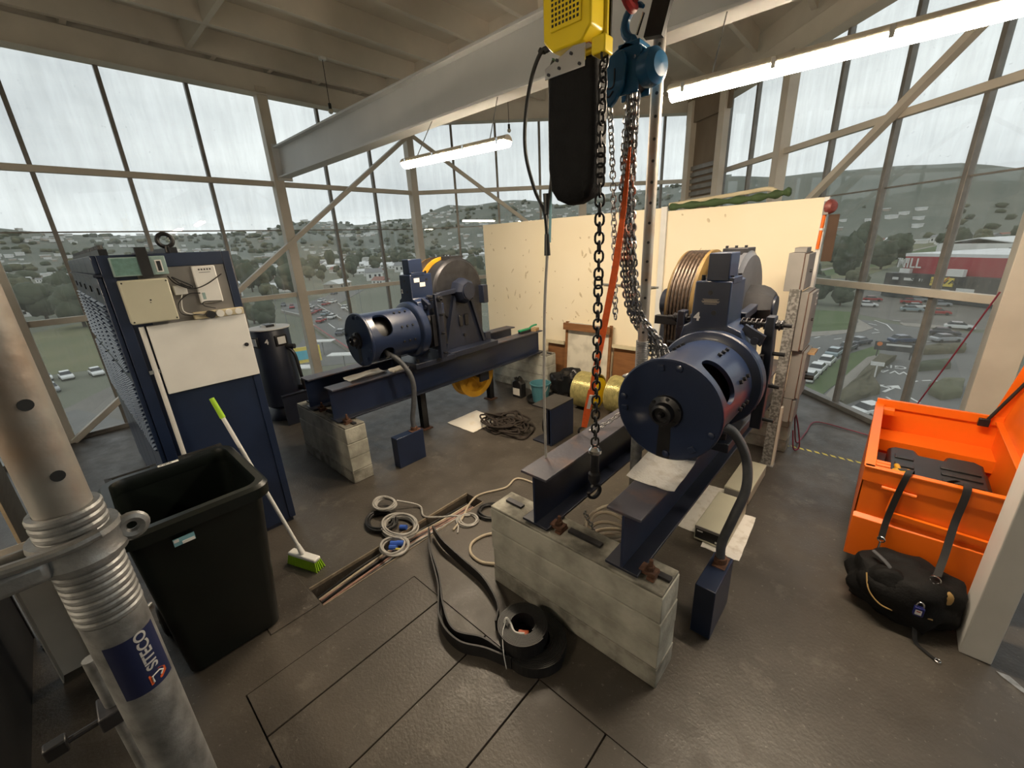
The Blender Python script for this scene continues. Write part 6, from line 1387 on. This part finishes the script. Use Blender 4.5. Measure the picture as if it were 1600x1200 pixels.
# orange site box
ob = thing('tool_chest','orange steel tool chest on castors, lid open, at the right','tool chest',(.45,3.87,0))
x0,x1,y0,y1,z0,z1 = .075,.80,3.20,4.56,.11,.75
def shell_(m):
    t = .012; m.box(x0,x1,y0,y1,z0,z0+t); m.box(x0,x0+t,y0,y1,z0,z1); m.box(x1-t,x1,y0,y1,z0,z1); m.box(x0,x1,y0,y0+t,z0,z1); m.box(x0,x1,y1-t,y1,z0,z1)
part('body','orange_paint',ob,shell_,bev=.003)
part('rim','orange_paint',ob,lambda m: (m.box(x0-.006,x0+.05,y0,y1,z1,z1+.012), m.box(x0,x1,y0-.012,y0+.03,z1,z1+.012), m.box(x0,x1,y1-.03,y1,z1-.02,z1+.05), m.box(x1-.04,x1,y0,y1,z1,z1+.012)),bev=.003)
part('front_fold','orange_paint',ob,lambda m: m.prism([(y0,.42),(y0-.035,.40),(y0-.04,z0),(y0,z0)],'x',x0,x1),bev=.003); part('front_ledge','orange_paint',ob,lambda m: m.box(x0,x1,y0-.008,y0,.66,.75))
part('rail','orange_paint',ob,lambda m: m.beam((x0+.16,y0-.02,.48),(x1,y0-.02,.46),.025,.03)); part('skirt','orange_paint',ob,lambda m: m.box(x0+.01,x1,y0-.03,y1,z0-.0,z0+.05))
hd = part('handle','orange_paint',ob,lambda m: (m.cyl((x0+.10,y0-.018,.645),(x0+.26,y0-.018,.64),.012,n=10), m.cyl((x0+.165,y0-.02,.63),(x0+.155,y0-.022,.49),.010,n=10)))
part('inner_shelf','orange_paint',ob,lambda m: m.box(x0+.012,x1-.012,y1-.26,y1-.012,.52,.535)); part('inner_lip','orange_paint',ob,lambda m: m.box(x0+.012,x1-.012,y1-.275,y1-.26,.44,.535))
for y in (y0+.10,y1-.12):
    part('hinge_stop','orange_paint',ob,lambda m: (m.box(x0+.05,x0+.12,y-.04,y-.005,z1-.03,z1+.006), m.box(x0+.05,x0+.12,y+.005,y+.04,z1-.03,z1+.006)),bev=.002)
lidm = Matrix.Rotation(math.radians(9),3,'Y')
part('lid','orange_paint',ob,lambda m: (m.obox((x1+.055,(y0+y1)/2+.0,z1+.32),(.014,y1-y0,.64),m=lidm), m.obox((x1+.02,y1-.006,z1+.32),(.08,.012,.64),m=lidm), m.obox((x1+.02,y0+.006,z1+.32),(.08,.012,.64),m=lidm), m.obox((x1+.06,(y0+y1)/2,z1+.64),(.08,y1-y0,.012),m=lidm)),bev=.002)
part('gas_strut','black_plastic',ob,lambda m: m.cyl((x1-.10,y1-.05,z1-.02),(x1+.04,y1-.04,z1+.36),.011,n=10)); part('strut_bracket','oily',ob,lambda m: m.box(x1-.13,x1-.07,y1-.07,y1-.04,z1-.03,z1+.03),bev=.004)
for y in (y0+.07,y1-.07):
    for x in (x0+.07,x1-.07):
        c_ = part('castor','galv',ob,lambda m: (m.box(x-.04,x+.04,y-.04,y+.04,z0-.008,z0), m.box(x-.025,x-.02,y-.025,y+.03,.04,z0), m.box(x+.02,x+.025,y-.025,y+.03,.04,z0))); part('castor_wheel','cable_blue' if 0 else 'teal_plastic',c_,lambda m: m.lathe([(.02,-.016),(.048,-.016),(.052,-.008),(.052,.008),(.048,.016),(.02,.016)],(x,y,.052),(1,0,0),n=24))
tt = MB().box(.14,.74,3.26,4.1,.124,.50); tag(build(tt,'tool_crate','black_plastic',bev=.01),'black crate at the bottom of the orange chest','crate')
cs = thing('drill_case','black plastic power tool case lying in the orange chest','case',(.42,3.62,.502))
part('shell','black_plastic',cs,lambda m: m.prism([(.20,3.36),(.66,3.36),(.68,3.40),(.68,3.92),(.64,3.97),(.50,3.96),(.48,3.88),(.36,3.88),(.34,3.96),(.22,3.95),(.19,3.90)],'z',.502,.63),bev=.018); part('handle','black_plastic',cs,lambda m: m.cyl((.35,3.95,.57),(.49,3.955,.57),.014,n=10))
for k in range(4): part('rib','black_plastic',cs,lambda m: m.box(.46,.65,3.42+.10*k,3.45+.10*k,.63,.638),bev=.003)
for k in range(2): part('rib','black_plastic',cs,lambda m: m.box(.23,.33,3.60+.14*k,3.66+.14*k,.63,.638),bev=.003)
yt = thing('yellow_tool','yellow and black hand tool lying on the drill case','tool',(.27,3.46,.63)); part('body','yellow_sheave',yt,lambda m: m.obox((.27,3.46,.652),(.10,.06,.04),.5),bev=.012); part('mark','black_plastic',yt,lambda m: m.obox((.27,3.46,.6735),(.05,.025,.003),.5)); part('grip','yellow_sheave',yt,lambda m: m.cyl((.25,3.49,.65),(.24,3.56,.65),.016,n=10))
# black tool bag
bg_ = thing('tool_bag','black fabric tool bag slumped against the orange chest with blue padlock','bag',(.37,2.95,0))
def bagb(m):
    m.sphere((.38,2.93,.17),(.27,.20,.20),n=40,m=24,jitter=.22,seed=8)
    for v in m.v:
        q = v-Vector((.38,2.93,.17)); v.z = max(.002,v.z); 
        if v.z < .06: v.x += q.x*.10; v.y += q.y*.10
        if v.z > .30: v.z = .30+(v.z-.30)*.5
        v.z += .012*noise.noise(v*18)
        v.y = min(v.y,3.13); v.x = min(v.x,.608)
BG = part('body','bag_black',bg_,bagb,angle=50)
part('pocket','bag_black',bg_,lambda m: m.sphere((.29,2.82,.20),(.13,.08,.13),n=24,m=14,jitter=.15,seed=2),angle=50)
part('zip','tan_trim',bg_,lambda m: m.tube(bez([(.19,2.79,.27),(.215,2.735,.20),(.27,2.715,.15),(.33,2.725,.13)],8),.004,6)); part('zip','tan_trim',bg_,lambda m: m.tube(bez([(.36,2.735,.17),(.42,2.73,.16),(.49,2.74,.16)],8),.004,6))
part('flap','conduit_grey',bg_,lambda m: m.tube(bez([(.20,2.90,.36),(.27,2.84,.34),(.33,2.80,.27),(.36,2.78,.22)],8),.012,8,flat=.5))
part('tan_patch','tan_trim',bg_,lambda m: m.sphere((.52,2.83,.26),(.035,.02,.05),n=12,m=8)); 
def strap(nm,pts,w): 
    P = bez(pts,10); part(nm,'black_rubber',bg_,lambda m: web(m,P,[w]*len(P),.004))
strap('strap',[(.23,3.06,.35),(.235,3.12,.47),(.25,3.15,.62),(.27,3.172,.768),(.285,3.25,.775),(.30,3.33,.70)],.034)
strap('strap',[(.47,2.86,.36),(.49,2.98,.44),(.505,3.10,.58),(.52,3.172,.768),(.50,3.26,.775),(.44,3.33,.70)],.036)
strap('loose_strap',[(.43,2.74,.10),(.45,2.70,.012),(.49,2.66,.008),(.53,2.63,.008)],.022)
part('buckle','chrome',bg_,lambda m: m.torus((.535,2.625,.012),(0,0,1),.012,.003,n=14)); part('snap_hook','chrome',bg_,lambda m: (m.torus((.23,3.05,.36),(.3,1,0),.018,.004,n=16), m.cyl((.23,3.06,.34),(.225,3.03,.30),.006,n=8), m.torus((.465,2.84,.345),(.2,1,0),.022,.004,n=16), m.cyl((.46,2.83,.33),(.45,2.80,.28),.010,n=8)))
pk = thing('padlock','blue padlock with a white label clipped to the black bag','padlock',(.42,2.70,.17)); part('body','padlock_blue',pk,lambda m: m.obox((.425,2.708,.205),(.042,.022,.055),.1),bev=.004); part('shackle','chrome',pk,lambda m: m.tube([(.425+.015*math.cos(math.radians(a)),2.708,.235+.03*math.sin(math.radians(a))) for a in range(0,181,15)],.0035,8)); part('label','sticker_white',pk,lambda m: m.obox((.424,2.6965,.203),(.026,.001,.03),.1)); part('label_mark','red_paint',pk,lambda m: m.obox((.424,2.6958,.209),(.016,.001,.006),.1))
dbm = MB().prism([(.755,2.745),(.80,2.75),(.845,2.70),(.86,2.66),(.83,2.675),(.80,2.70),(.77,2.725)],'z',0,.004); tag(build(dbm,'torn_tape','galv',smooth=False),'torn scrap of grey tape on the floor beside the white column','scrap')
